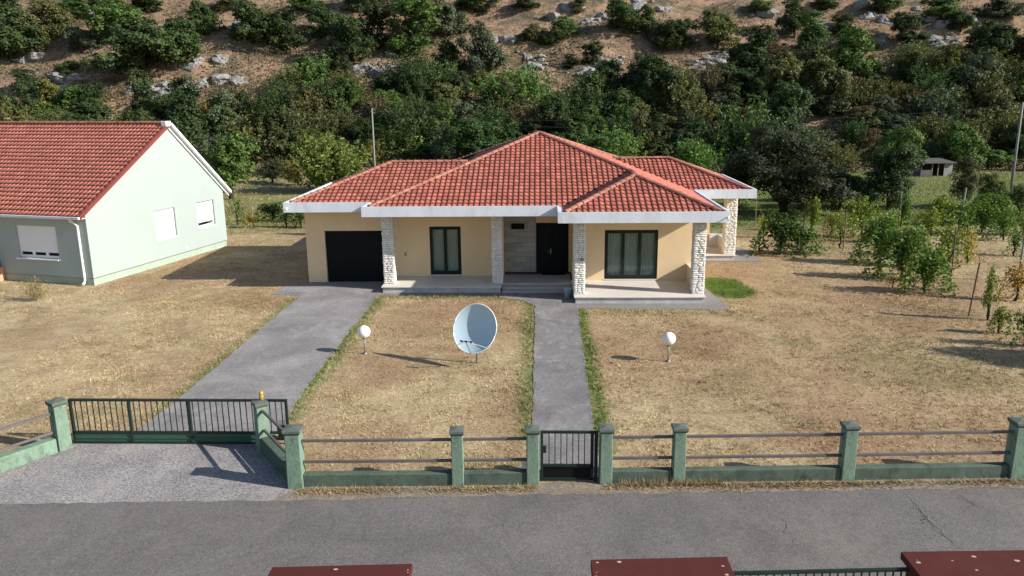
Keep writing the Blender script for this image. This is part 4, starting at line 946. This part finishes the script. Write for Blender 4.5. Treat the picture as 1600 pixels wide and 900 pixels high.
UPC = [(20, 95, 120, 110), (75, 62, 90, 80), (128, 82, 60, 50), (228, 118, 150, 115), (185, 62, 110, 80), (275, 100, 110, 90), (315, 60, 70, 70), (112, 120, 45, 30), (42, 150, 62, 36), (395, 70, 90, 75), (450, 78, 90, 80),
       (502, 62, 70, 70), (545, 98, 90, 80), (590, 80, 80, 80), (650, 88, 110, 95), (695, 60, 80, 70), (755, 118, 84, 105), (700, 112, 60, 60), (742, 20, 80, 40), (820, 12, 50, 25), (832, 66, 45, 36), (882, 60, 50, 40), (862, 70, 40, 26),
       (905, 22, 40, 25), (925, 102, 48, 36), (892, 108, 40, 22), (972, 52, 70, 62), (1012, 55, 60, 40), (1055, 78, 70, 55), (1030, 70, 50, 40), (1120, 78, 84, 76), (1185, 20, 50, 25), (1240, 60, 70, 60), (1290, 16, 60, 25), (1265, 86, 74, 60), (1318, 56, 50, 40),
       (1380, 22, 76, 40), (1412, 68, 62, 46), (1470, 32, 74, 45), (1500, 52, 50, 40), (1535, 80, 60, 40), (1575, 88, 70, 50), (1560, 28, 76, 40), (1440, 80, 40, 30), (350, 18, 60, 30), (560, 20, 70, 40), (480, 20, 60, 36), (640, 14, 70, 30), (5, 30, 70, 60), (160, 12, 60, 30),
       (85, 190, 84, 56), (1345, 80, 60, 36), (1200, 90, 60, 50), (1160, 92, 50, 34), (230, 20, 60, 40), (120, 30, 70, 40)]
for (px, py, a, b) in UPC:
    kind = r_.choices(['dark green', 'mid green', 'olive', 'grey green'], [5, 4, 1.2, 1])[0]
    if (px, py) == (85, 190): kind = 'yellowing'
    tree_px(px, py, a*1.02, b*.92, kind, 'on the open slope', r_)
# dense belt on the lower slope
cnt = 0; py = 84
def ytop(px): return float(np.interp(px, [0, 130, 420, 440, 780, 800, 1150, 1180, 1350, 1700], [190, 194, 184, 128, 130, 158, 148, 108, 98, 90]))
while py < 262:
    px = -60+r_.uniform(0, 40)
    while px < 1680:
        jy = py+r_.uniform(-13, 13); f = 1.0
        dens = 1.0
        if jy < ytop(px): dens = .0
        elif jy < ytop(px)+14: dens = .6
        if r_.random() < dens:
            lower = py > 195
            wts = [4.0, 3.6, 1.2, 2.0, .5, .5, 1.0] if px < 1150 else ([4.2, 2.6, .5, 2.6, .3, 1.6, 1.1] if py < 150 else [3.0, 1.4, .3, 3.4, .4, 3.4, 1.4])
            kind = r_.choices(['dark green', 'mid green', 'bright green', 'olive', 'yellowing', 'brown', 'grey green'], wts)[0]
            wdt = r_.choice([r_.uniform(40, 70), r_.uniform(60, 95), r_.uniform(70, 105)])*(1.0 if not lower else 1.0)
            if kind in ('brown', 'yellowing'): wdt *= .75
            tree_px(px, jy, wdt, wdt*r_.uniform(.55, 1.05)*(1 if py > 130 else .8), kind, 'in the thicket on the lower slope', r_); cnt += 1
        px += r_.uniform(38, 64)
    py += 18 if py < 180 else 21
print('hill trees', ntree[0])
# tell look-alike neighbours apart by their order
_by = {}
for o in COL.objects:
    if o.type == 'EMPTY' and o.get('category') == 'tree' and o.get('group'): _by.setdefault(o['label'], []).append(o)
for lb, os_ in _by.items():
    if len(os_) > 1:
        os_.sort(key=lambda o: (o.location-CAM).dot(RT2)/(o.location-CAM).dot(FW)); nm = {2: ['left one', 'right one'], 3: ['left one', 'middle one', 'right one']}.get(len(os_), ['leftmost one', 'second from left', 'third from left', 'fourth from left', 'fifth from left', 'sixth from left'])
        for o, q in zip(os_, nm): o['label'] = lb+', '+q
# named trees near the houses
def mk(seed, n, size, **k): return np_mesh('crown', crown(seed, int(n*1.6), size*.75, **k), 4, M['leaf'])
def big(px, pyb, wpx, hpx, col, lab, seed, n=9000, size=.055, cat='tree', tkh=1.25, tkr=.07, name='tree', tint=None, **k):
    p = tp(px, pyb); s = px_per_m(p); me_ = mk(seed, n, size, **k)
    return tree(p-Vector((0, 0, .05)), wpx/s, hpx/s, col, seed, lab, cat, None, mesh=me_, tk=trunk_mesh(seed, tkh, tkr, 7), name=name)
big(362, 312, 112, 100, (.085, .145, .032), 'bright green leafy tree beside the far corner of the mint house', 301, 7000, .075, low=.35, spread=.62, tkh=1.3)
p = tp(517, 300); s = px_per_m(p)
tree(p, 120/s, 96/s, (.125, .165, .040), 1, 'light green feathery shrub with upright shoots left of the bungalow roof', 'shrub', name='shrub', mesh=np_mesh('crown', feather(5, 9000, .055), 4, M['leaf']), tk=trunk_mesh(9, .9, .04))
big(467, 290, 60, 42, (.17, .13, .030), 'small yellow brown bush left of the feathery light green shrub', 303, 3500, .085, 'shrub', low=.05, name='shrub')
big(427, 287, 52, 40, (.045, .060, .026), 'low dark bush between the bright green tree and the yellow brown bush', 304, 3500, .085, 'shrub', low=.05, name='shrub')
big(1225, 334, 178, 140, (.020, .031, .017), 'broad dark grey green tree with a short forked trunk right of the bungalow', 305, 20000, .046, low=.15, spread=.74, tkh=1.0, tkr=.075, lobes=16)
big(1152, 322, 90, 74, (.022, .034, .017), 'dark bushy tree between the bungalow and the broad forked tree', 321, 6000, .065, low=.0)
big(1285, 316, 74, 58, (.024, .038, .018), 'dark bush on the right of the broad forked tree', 322, 5000, .07, 'shrub', low=.0, name='shrub')
big(1388, 328, 120, 96, (.034, .066, .022), 'dense dark green round tree behind the vineyard', 306, 13000, .055, low=.08, spread=.64, lobes=14)
big(1312, 324, 66, 60, (.030, .050, .020), 'small dark bush beside the dense round tree behind the vineyard', 307, 5000, .075, 'shrub', low=.05, name='shrub')
big(1405, 285, 92, 82, (.085, .140, .032), 'bright green crown rising behind the dense dark round tree', 308, 6000, .07, low=.2)
big(1505, 327, 62, 82, (.070, .078, .034), 'olive bush with thin upright branches beside the shed', 309, 5000, .06, 'shrub', low=.2, spread=.5, name='shrub')
big(1545, 325, 66, 64, (.075, .110, .030), 'soft green spreading bush right of the olive bush near the shed', 310, 4500, .065, 'shrub', low=.15, name='shrub')
big(1592, 338, 46, 50, (.080, .105, .035), 'pale green bush at the foot of the right utility pole', 311, 3500, .075, 'shrub', low=.1, name='shrub')
big(750, 262, 125, 80, (.042, .088, .026), 'leafy green tree directly behind the left slope of the main roof', 312, 8000, .06, low=.05, lobes=14)
big(935, 270, 110, 62, (.060, .120, .030), 'bright green spreading tree behind the right slope of the main roof', 313, 7000, .065, low=.05, lobes=14)
p = tp(1085, 285); s = px_per_m(p)
tree(p, 64/s, 72/s, (.075, .150, .032), 2, 'bright green upright sapling behind the right wing of the roof', 'tree', mesh=np_mesh('crown', feather(6, 5000, .07), 4, M['leaf']), tk=trunk_mesh(10, .9, .04))
# tree just outside the right edge: its shadow lies on the lawn
for (x, y, wd, h, sd) in ((20.6, 23.4, 3.4, 4.6, 0), (22.4, 21.6, 3.6, 4.8, 3)):
    tree((x, y, 0), wd, h, GREENS['mid green'], sd, 'orchard tree standing just beyond the right edge of the lawn', 'tree', 'orchard trees beyond the right edge')
# dry sapling by the mint house and vine remains between the houses
p = gp(57, 470); tree(p, 1.15, 1.15, (.22, .18, .08), 0, 'dry straw coloured weed bush on the lawn in front of the mint house', 'shrub', mesh=np_mesh('crown', feather(12, 1500, .05), 4, M['leafd']), tk=trunk_mesh(3, .5, .02), name='dry_bush')

# ---- vineyard
def vine_mesh(seed, n, size, h, arch, spread=.55):
    """trailing canes hung with leaves; unit: half width 1, height h"""
    r2 = np.random.default_rng(seed); c = []
    K = 16
    for i in range(K):
        a = r2.uniform(0, 6.28); L = r2.uniform(.5, 1.1); top = r2.uniform(.55, 1.0)*h; m_ = n//K
        s = r2.uniform(0, 1, m_); x = math.cos(a)*L*s*spread*2; y = math.sin(a)*L*s*spread*.9; z0_ = r2.uniform(.08, .4)*h; z = z0_+(top-z0_)*np.sin(np.clip(s*2.6, 0, 1.57))-arch*np.clip(s-.35, 0, 1)**1.2*h*2.4
        q = np.stack([x, y, z], 1)+r2.normal(size=(m_, 3))*.085; q = q[q[:, 2] > 0]; q[:, 2] = np.maximum(q[:, 2], .03); c.append(q)
    c = np.concatenate(c); nr = unit(r2, len(c)); nr[:, 2] = np.abs(nr[:, 2])+.3; nr /= np.linalg.norm(nr, axis=1)[:, None]
    return quads(c, nr, size, r2, 1.2)
VM = [np_mesh('foliage', vine_mesh(50+i, int(nn*.8), .105, 2.0, ar, sp_), 4, M['leaf']) for i, (nn, ar, sp_) in enumerate([(1500, .5, .62), (2600, .6, .72), (600, .4, .5), (1000, .6, .6), (1500, .3, .5)])]
def vine_trunk(seed):
    r2 = random.Random(seed); mb = MB(); p = Vector((0, 0, -.05)); pts = [tuple(p)]
    for k in range(5): p = p+Vector((r2.uniform(-.16, .16), r2.uniform(-.08, .08), .24)); pts.append(tuple(p))
    mb.tube(pts, [.085, .07, .065, .055, .06, .03], 7)
    for _ in range(3):
        a = r2.uniform(0, 6.28); q = Vector(pts[r2.randrange(3, 6)]); e = q+Vector((math.cos(a)*.5, math.sin(a)*.3, r2.uniform(-.1, .35))); mb.tube([tuple(q), tuple(q.lerp(e, .5)+Vector((0, 0, .1))), tuple(e)], [.045, .03, .012], 6)
    return mb.build('vine_trunk', M['bark'], mesh_only=True, smooth=True)
VT = [vine_trunk(i) for i in range(4)]
VC = {'green': (.090, .165, .030), 'dark': (.040, .085, .020), 'lime': (.165, .215, .035), 'yellow': (.33, .27, .045), 'orange': (.34, .21, .04)}
def vine(px, py, wpx, hpx, col, v, label, shift=0):
    p = gp(px, py); s = px_per_m(p); th = thing('grapevine', p, label, 'grapevine', 'grapevines in the vineyard')
    f = bpy.data.objects.new('foliage', VM[v]); COL.objects.link(f); f.parent = th; f.scale = (wpx/s/1.85, wpx/s/1.85, hpx/s/1.75); f.rotation_euler = (0, 0, r_.choice([0, math.pi])+r_.uniform(-.3, .3)); f.color = (*VC[col], 1); f.location.x = shift/s
    k = bpy.data.objects.new('vine_trunk', VT[r_.randrange(4)]); COL.objects.link(k); k.parent = th; q = min(1.0, hpx/s/1.5); k.scale = (q*.8, q*.8, q*.8); k.rotation_euler = (0, 0, r_.uniform(0, 6.28))
VN = [(1218, 398, 78, 66, 'dark', 1, 'bushy dark green vine nearest the right wing of the bungalow'), (1250, 396, 60, 44, 'green', 1, 'low green vine against the bushy dark one near the bungalow'),
      (1268, 362, 34, 52, 'lime', 4, 'tall bright vine tied to the first rusty stake'), (1300, 368, 46, 40, 'yellow', 2, 'thin yellowing vine right of the first rusty stake'), (1314, 388, 52, 58, 'lime', 2, 'sparse vine with a bare trunk beside the second stake'),
      (1345, 372, 54, 66, 'lime', 0, 'pale green vine arching over behind the sprawling vines'), (1372, 412, 70, 74, 'green', 1, 'leftmost of the three sprawling vines in the middle of the vineyard'),
      (1408, 436, 84, 82, 'green', 1, 'central sprawling vine with a leafy arch in the vineyard'), (1446, 458, 78, 72, 'green', 1, 'rightmost sprawling vine trailing onto the lawn'), (1420, 400, 70, 52, 'lime', 3, 'pale vine behind the leafy arch'),
      (1480, 420, 58, 74, 'lime', 0, 'yellow green vine on a stake right of the sprawling vines'), (1510, 412, 46, 60, 'yellow', 3, 'loose yellow green vine next to the staked one'), (1452, 372, 60, 50, 'lime', 3, 'pale vine in the back row behind the leafy arch'),
      (1408, 356, 34, 52, 'green', 4, 'slim vine climbing the dark stake in the back row'), (1500, 368, 56, 56, 'green', 3, 'green vine by the tall grey stake in the back row'), (1535, 366, 56, 50, 'green', 1, 'leafy vine in the back row right of the tall grey stake'),
      (1568, 376, 54, 56, 'green', 3, 'vine with a leaning dark trunk in the back row'), (1596, 368, 44, 46, 'lime', 3, 'rightmost vine in the back row at the edge of the photograph'), (1543, 500, 28, 82, 'lime', 4, 'narrow column of green vine right of the leaning brown stake'),
      (1585, 470, 52, 66, 'orange', 3, 'orange and yellow vine beside the tall grey post at the right edge'), (1562, 522, 44, 46, 'lime', 0, 'small vine with a thick black trunk near the front of the vineyard'), (1600, 540, 60, 66, 'green', 0, 'foremost vine cut by the right edge of the photograph'),
      (1192, 372, 26, 40, 'yellow', 2, 'meagre dry vine beside the corner of the right wing'), (1330, 345, 40, 34, 'lime', 2, 'faint small vine in front of the small dark bush'), (372, 352, 30, 48, 'green', 2, 'thin vine beside the back corner of the mint house'),
      (396, 356, 44, 26, 'yellow', 2, 'sparse vine behind the lawn between the two houses'), (428, 346, 58, 30, 'dark', 1, 'leafy vine between the two houses nearest the bungalow'), (446, 356, 36, 34, 'dark', 3, 'dark vine partly hidden under the left fascia of the bungalow'), (470, 356, 34, 30, 'dark', 0, 'dark vine by the white stick behind the garage corner')]
for a in VN: vine(*a)
VL = ['low loose vine behind the thin yellowing vine', 'small green vine behind the leftmost sprawling vine', 'pale loose vine left of the leafy arch', 'green vine in the back row right of the dark wooden stake', 'lime green vine left of the tall grey stake in the back row', 'pale vine in front of the leafy back row vine', 'broad leafy vine behind the back row near the right edge', 'green vine just left of the tall grey post at the right edge', 'farthest green vine in front of the olive bush', 'farthest lime vine below the olive bush', 'farthest green vine below the soft green spreading bush', 'farthest vine at the foot of the right utility pole', 'tiny pale vine near the dense round tree', 'low green vine directly in front of the dense round tree', 'yellow leaved shoots at the back of the central sprawling vine', 'yellow leaved shoots low on the lawn side of the sprawling vines', 'small green vine behind the bushy dark vine near the bungalow']
for k_, (px, py, a, b, c, v) in enumerate([(1290, 345, 50, 40, 'lime', 0), (1362, 348, 46, 40, 'green', 3), (1390, 380, 60, 52, 'lime', 3), (1432, 352, 56, 44, 'green', 3), (1470, 352, 60, 48, 'lime', 0), (1522, 392, 50, 50, 'lime', 3), (1552, 350, 60, 46, 'green', 1), (1585, 400, 44, 50, 'green', 3),
    (1460, 335, 60, 34, 'green', 3), (1500, 338, 60, 36, 'lime', 0), (1540, 335, 60, 34, 'green', 0), (1578, 345, 60, 38, 'green', 1), (1340, 336, 40, 26, 'lime', 2), (1380, 338, 50, 26, 'green', 3), (1420, 430, 40, 30, 'yellow', 2), (1395, 450, 30, 24, 'yellow', 2), (1240, 372, 40, 30, 'green', 0)]):
    if k_ in (2, 4, 6, 7, 10, 14, 15): vine(px, py, a, b, c, v, VL[k_])
def stake(px, py, px2, py2, mt, label, r=.028):
    p = gp(px, py); s = px_per_m(p); h = (py-py2)/s*1.02; dx = (px2-px)/s-(py-py2)/s*((px-853)/6000)
    th = thing('vineyard_stake', p, label, 'stake', 'stakes in the vineyard')
    mb = MB(); mb.tube([(0, 0, -.1), (dx, 0, h)], r, 6); o = mb.build('stake_shaft', M[mt], None); o.parent = th
    mb = MB(); mb.tube([(dx*.98-.05, 0, h*.9), (dx*.98+.06, 0, h*.9)], .008, 5); o = mb.build('wire_tie', M['steel'], None); o.parent = th
for a in [(1255, 362, 1258, 312, 'rust', 'rusty stake beside the tall bright vine near the bungalow'), (1317, 392, 1322, 328, 'rust', 'thin rusty stake beside the sparse vine with the bare trunk'), (1404, 352, 1408, 300, 'wood', 'dark wooden stake in the back row in front of the dense round tree', .045),
          (1487, 428, 1493, 355, 'rust', 'rusty stake in the yellow green vine'), (1496, 368, 1508, 295, 'pole', 'tall grey stake in the back row near the olive bush', .05), (1513, 494, 1529, 410, 'rust', 'leaning bare brown stake in front of the vineyard', .03),
          (1591, 440, 1601, 355, 'pole', 'tall grey post beside the orange vine at the right edge', .05), (1180, 352, 1182, 306, 'wood', 'short dark stake behind the right wing of the bungalow'), (1248, 398, 1249, 370, 'pole', 'short pale stake in the low green vine'),
          (468, 355, 468, 336, 'pvc', 'short white stick behind the garage corner'), (395, 352, 394, 318, 'pole', 'pale stake between the two houses')]: stake(*a)

# ---- boulders on the slope
def rock_mesh(seed):
    r2 = np.random.default_rng(seed); me_ = bpy.data.meshes.new('boulder'); import bmesh
    bm = bmesh.new(); bmesh.ops.create_icosphere(bm, subdivisions=3, radius=1)
    pl = unit(r2, 16); dd = r2.uniform(.45, .9, 16)
    for v in bm.verts:
        c = np.array(v.co); q = pl@c; s = np.min(np.where(q > .05, dd/np.maximum(q, .05), 9)); s = min(s, 1.15); c = c*s*(1+.08*math.sin(c[0]*9+seed)*math.cos(c[1]*8)+.05*math.sin(c[2]*17)); v.co = c
    bm.to_mesh(me_); bm.free(); me_.materials.append(M['rock']); return me_
RK = [rock_mesh(i) for i in range(5)]
RC = [(55, 90, 5), (70, 110, 4), (110, 128, 5), (100, 148, 3), (225, 142, 9), (262, 140, 10), (300, 136, 10), (335, 126, 7), (130, 155, 5), (300, 105, 3), (330, 100, 4), (130, 20, 4), (160, 6, 3), (570, 108, 7), (620, 116, 9), (645, 108, 6), (600, 90, 3), (820, 108, 8), (845, 96, 6), (800, 85, 4), (868, 30, 5), (882, 12, 3),
      (930, 32, 7), (945, 104, 8), (970, 98, 6), (905, 112, 5), (1090, 100, 6), (1135, 92, 6), (1190, 88, 4), (1200, 20, 4), (1330, 14, 4), (1372, 28, 5), (1412, 18, 5), (1440, 32, 6), (1470, 38, 8), (1450, 62, 7), (1480, 66, 8), (1500, 40, 4), (1390, 68, 4), (15, 145, 4), (30, 165, 4),
      (60, 158, 3), (650, 50, 2), (735, 95, 4), (700, 30, 3), (1040, 20, 3), (1000, 12, 3), (1580, 20, 2), (1240, 35, 4), (1290, 45, 4), (1340, 50, 3), (500, 30, 2), (370, 45, 3), (400, 35, 2), (640, 242, 5), (600, 243, 4), (780, 60, 4)]
for (px, py, k) in RC:
    for _ in range(int(k*1.12)):
        p = tp(px+r_.gauss(0, 17), py+r_.gauss(0, 4.5)); sc = r_.uniform(.25, 1.15)*r_.uniform(.7, 1.9)
        o = link('boulder', RK[r_.randrange(5)]); o.location = p-Vector((0, 0, .1*sc)); o.scale = (sc*1.5, sc, sc*.75); o.rotation_euler = (r_.uniform(-.4, .4), r_.uniform(-.4, .4), r_.uniform(0, 6.28))
        up = py < 70; tag(o, ('grey limestone boulder high on the slope ' if up else 'grey limestone boulder lower on the slope ')+zone(px), 'boulder', ('boulders high on the slope ' if up else 'boulders lower on the slope ')+zone(px))

# ---- undergrowth, dry grass on the slope, grass blades
def scatter(n, x0, x1, y0, y1, keep): 
    x = rng.uniform(x0, x1, n); y = rng.uniform(y0, y1, n); k = rng.uniform(size=n) < keep(x, y); return x[k], y[k]
M['scrub'] = surf('mixed_scrub', (.075, .080, .034), .35, .25, .8, .1, 2, 0, dirt=(.13, .085, .045), dirt_amt=.7, dirt_scale=.2, isl=.5)
x, y = scatter(330000, -80, 90, 84, 165, lambda x, y: np.clip(np.clip(1.15-(y-100)/22, 0, 1)*np.clip(.75+.6*wob(x, y, .2, 13), .15, 1)+.75*np.clip(1.6*wob(x, y*1.7, .28, 4)-.15, 0, 1), 0, 1))
z = hgt(x, y)+rng.uniform(0, 1, len(x))**1.5*(.5+.9*np.clip(wob(x, y, .35, 15)+.4, 0, 1)); nr = unit(rng, len(x)); nr[:, 2] = np.abs(nr[:, 2])+.2; nr[:, 1] -= .2; nr /= np.linalg.norm(nr, axis=1)[:, None]
tag(link('undergrowth', np_mesh('undergrowth', quads(np.stack([x, y, z], 1), nr, .20, rng), 4, M['scrub'])), 'mixed low green and brown scrub filling the foot of the hill', 'undergrowth', kind='stuff')
M['hgrass'] = surf('rusty_dry_grass', (.30, .185, .11), .25, .2, .9, .05, 2, 0, dirt=(.18, .15, .08), dirt_amt=.6, dirt_scale=.4, isl=.4)
def blades(x, y, z, h, w_, lean, r2):
    n = len(x); a = r2.uniform(0, 6.28, n); d = np.stack([np.cos(a), np.sin(a), 0*a], 1); b = r2.uniform(0, 6.28, n); L = np.stack([np.cos(b), np.sin(b), 0*b], 1)*(lean*r2.uniform(.3, 1.2, n)*h)[:, None]
    c = np.stack([x, y, z], 1); return np.stack([c-d*w_/2, c+d*w_/2, c+L+np.stack([0*x, 0*x, h*r2.uniform(.5, 1.1, n)], 1)], 1).reshape(-1, 3)
x, y = scatter(70000, -75, 85, 90, 150, lambda x, y: np.clip(.4+.6*wob(x, y, .3, 3), .1, 1))
V = blades(x, y, hgt(x, y)-.03, np.full(len(x), .38), .16, .8, rng)
tag(link('hillside_grass', np_mesh('hillside_grass', V, 3, M['hgrass'])), 'rusty dry grass tufts on the open hillside', 'dry grass', kind='stuff')
def inside(poly_, x, y):
    c = np.zeros(len(x), bool); n_ = len(poly_)
    for i in range(n_):
        x0_, y0_ = poly_[i]; x1_, y1_ = poly_[(i+1) % n_]
        if y0_ == y1_: continue
        cr = ((y0_ > y) != (y1_ > y)) & (x < (x1_-x0_)*(y-y0_)/(y1_-y0_)+x0_); c ^= cr
    return c
HOUSEP = [(-11.7, 33.4), (-7, 33.3), (-1.75, 33.3), (-.7, 32.4), (-.2, 31.6), (-.2, 16.5), (1.35, 16.5), (1.5, 31.2), (7.5, 31.0), (7.4, 40.2), (11.2, 40.2), (11.2, 48), (-10.7, 48), (-10.7, 36), (-11.7, 35.2)]
DRV = [(-10.5, 18), (-6.8, 18), (-7.0, 22), (-7.0, 33.4), (-10.4, 33.4), (-10.42, 22)]
APR = [(-22, 10), (-5.5, 10), (-5.6, 16.0), (-6.8, 18.1), (-6.8, 18.4), (-11.9, 18.4), (-12.1, 17.9), (-13.5, 15.7), (-30, 15.2), (-40, 10)]
NBP = [NP(-.02, -.02, 0)[:2], NP(GL+.02, -.02, 0)[:2], NP(GL, 26, 0)[:2], NP(-.02, 26, 0)[:2]]
def lawn_ok(x, y):
    k = (y > 16.55+rs*x) & ~inside(HOUSEP, x, y) & ~inside(DRV, x, y) & ~inside(APR, x, y) & ~inside(NBP, x, y)
    return k
def lawn(n, x0, x1, y0, y1, h, w_, nm, keep, lean=1.6, clump=1, sp=.05):
    x, y = scatter(n//clump, x0, x1, y0, y1, keep)
    if clump > 1: x = np.repeat(x, clump); y = np.repeat(y, clump); x = x+rng.normal(0, sp, len(x)); y = y+rng.normal(0, sp, len(y))
    k = lawn_ok(x, y); x, y = x[k], y[k]; g_ = f_green(x, y); hh_ = h*(1+1.0*np.minimum(g_, 1))*(1+.5*wob(x, y, 1.2, 2))
    V = blades(x, y, hgt(x, y)-.005, hh_, w_, lean, rng); r3 = lambda a: np.repeat(a, 3)
    return V, {'green': r3(g_), 'earth': r3(f_earth(x, y)*.6), 'hill': r3(0*x)}
parts = [lawn(230000, -17, 17, 16, 34, .042, .014, 'a', lambda x, y: np.clip(.55+.55*wob(x, y, 1.0, 6), .15, 1)), lawn(120000, -26, 26, 30, 60, .06, .026, 'b', lambda x, y: np.clip(.6+.5*wob(x, y, .8, 6), .15, 1)),
         lawn(50000, -40, 60, 55, 88, .14, .05, 'c', lambda x, y: np.clip(.6+.5*wob(x, y, .5, 6), .15, 1)), lawn(260000, -17, 17, 16, 34, .062, .018, 'e', lambda x, y: np.clip(.5+.7*wob(x, y, 1.7, 12), .05, 1), 1.0, 9, .045), lawn(120000, -26, 26, 32, 56, .075, .020, 'f', lambda x, y: np.clip(.5+.6*wob(x, y, 1.2, 12), .05, 1), 1.0, 8, .07), lawn(26000, -12, 17, 16, 46, .085, .016, 'd', lambda x, y: np.clip(f_green(x, y)*2, 0, 1), .7)]
V = np.concatenate([p[0] for p in parts]); at_ = {k: np.concatenate([p[1][k] for p in parts]) for k in ('green', 'earth', 'hill')}
tag(link('lawn_grass', np_mesh('lawn_grass', V, 3, M['blade'], at_)), 'short dry straw coloured grass covering the lawns', 'grass', kind='stuff')
# straw and debris along the foot of the fence
n = 17000; x = rng.uniform(-5.3, 13, n); y = 16.16+rs*x-np.abs(rng.normal(0, .13, n)); k = (np.abs(x-.64) > .75) & (rng.uniform(size=n) < np.clip(.6+.6*wob(x, y, 1.2, 9), .1, 1)); x, y = x[k], y[k]
V = blades(x, y, .018+0*x, rng.uniform(.02, .09, len(x)), .018, 2.0, rng)
x2 = rng.uniform(1.7, 4.0, 700); y2 = 16.18+rs*x2-rng.uniform(0, .12, 700); V = np.concatenate([V, blades(x2, y2, .02+0*x2, rng.uniform(.1, .26, 700), .010, .5, rng)])
tag(link('straw_litter', np_mesh('straw_litter', V, 3, M['straw'])), 'dry straw and leaf litter along the foot of the front fence', 'straw litter', kind='stuff')
sheet('verge', [(-5.78, ry(-5.7, 15.66)), (-.35, ry(-.35, 15.80)), (1.7, ry(1.7, 15.80)), (20, ry(20, 15.82)), (20, ry(20, 16.35)), (-5.3, ry(-5.3, 16.35))], .017, paving('gravelly_verge', (.17, .145, .12), (.26, .22, .175), 2.5, (.4, 1.5), (.36, .28, .18), .6, .8, 30), .06, 12)
S.render.resolution_x = 1024; S.render.resolution_y = 576
print('objects', len(bpy.data.objects))
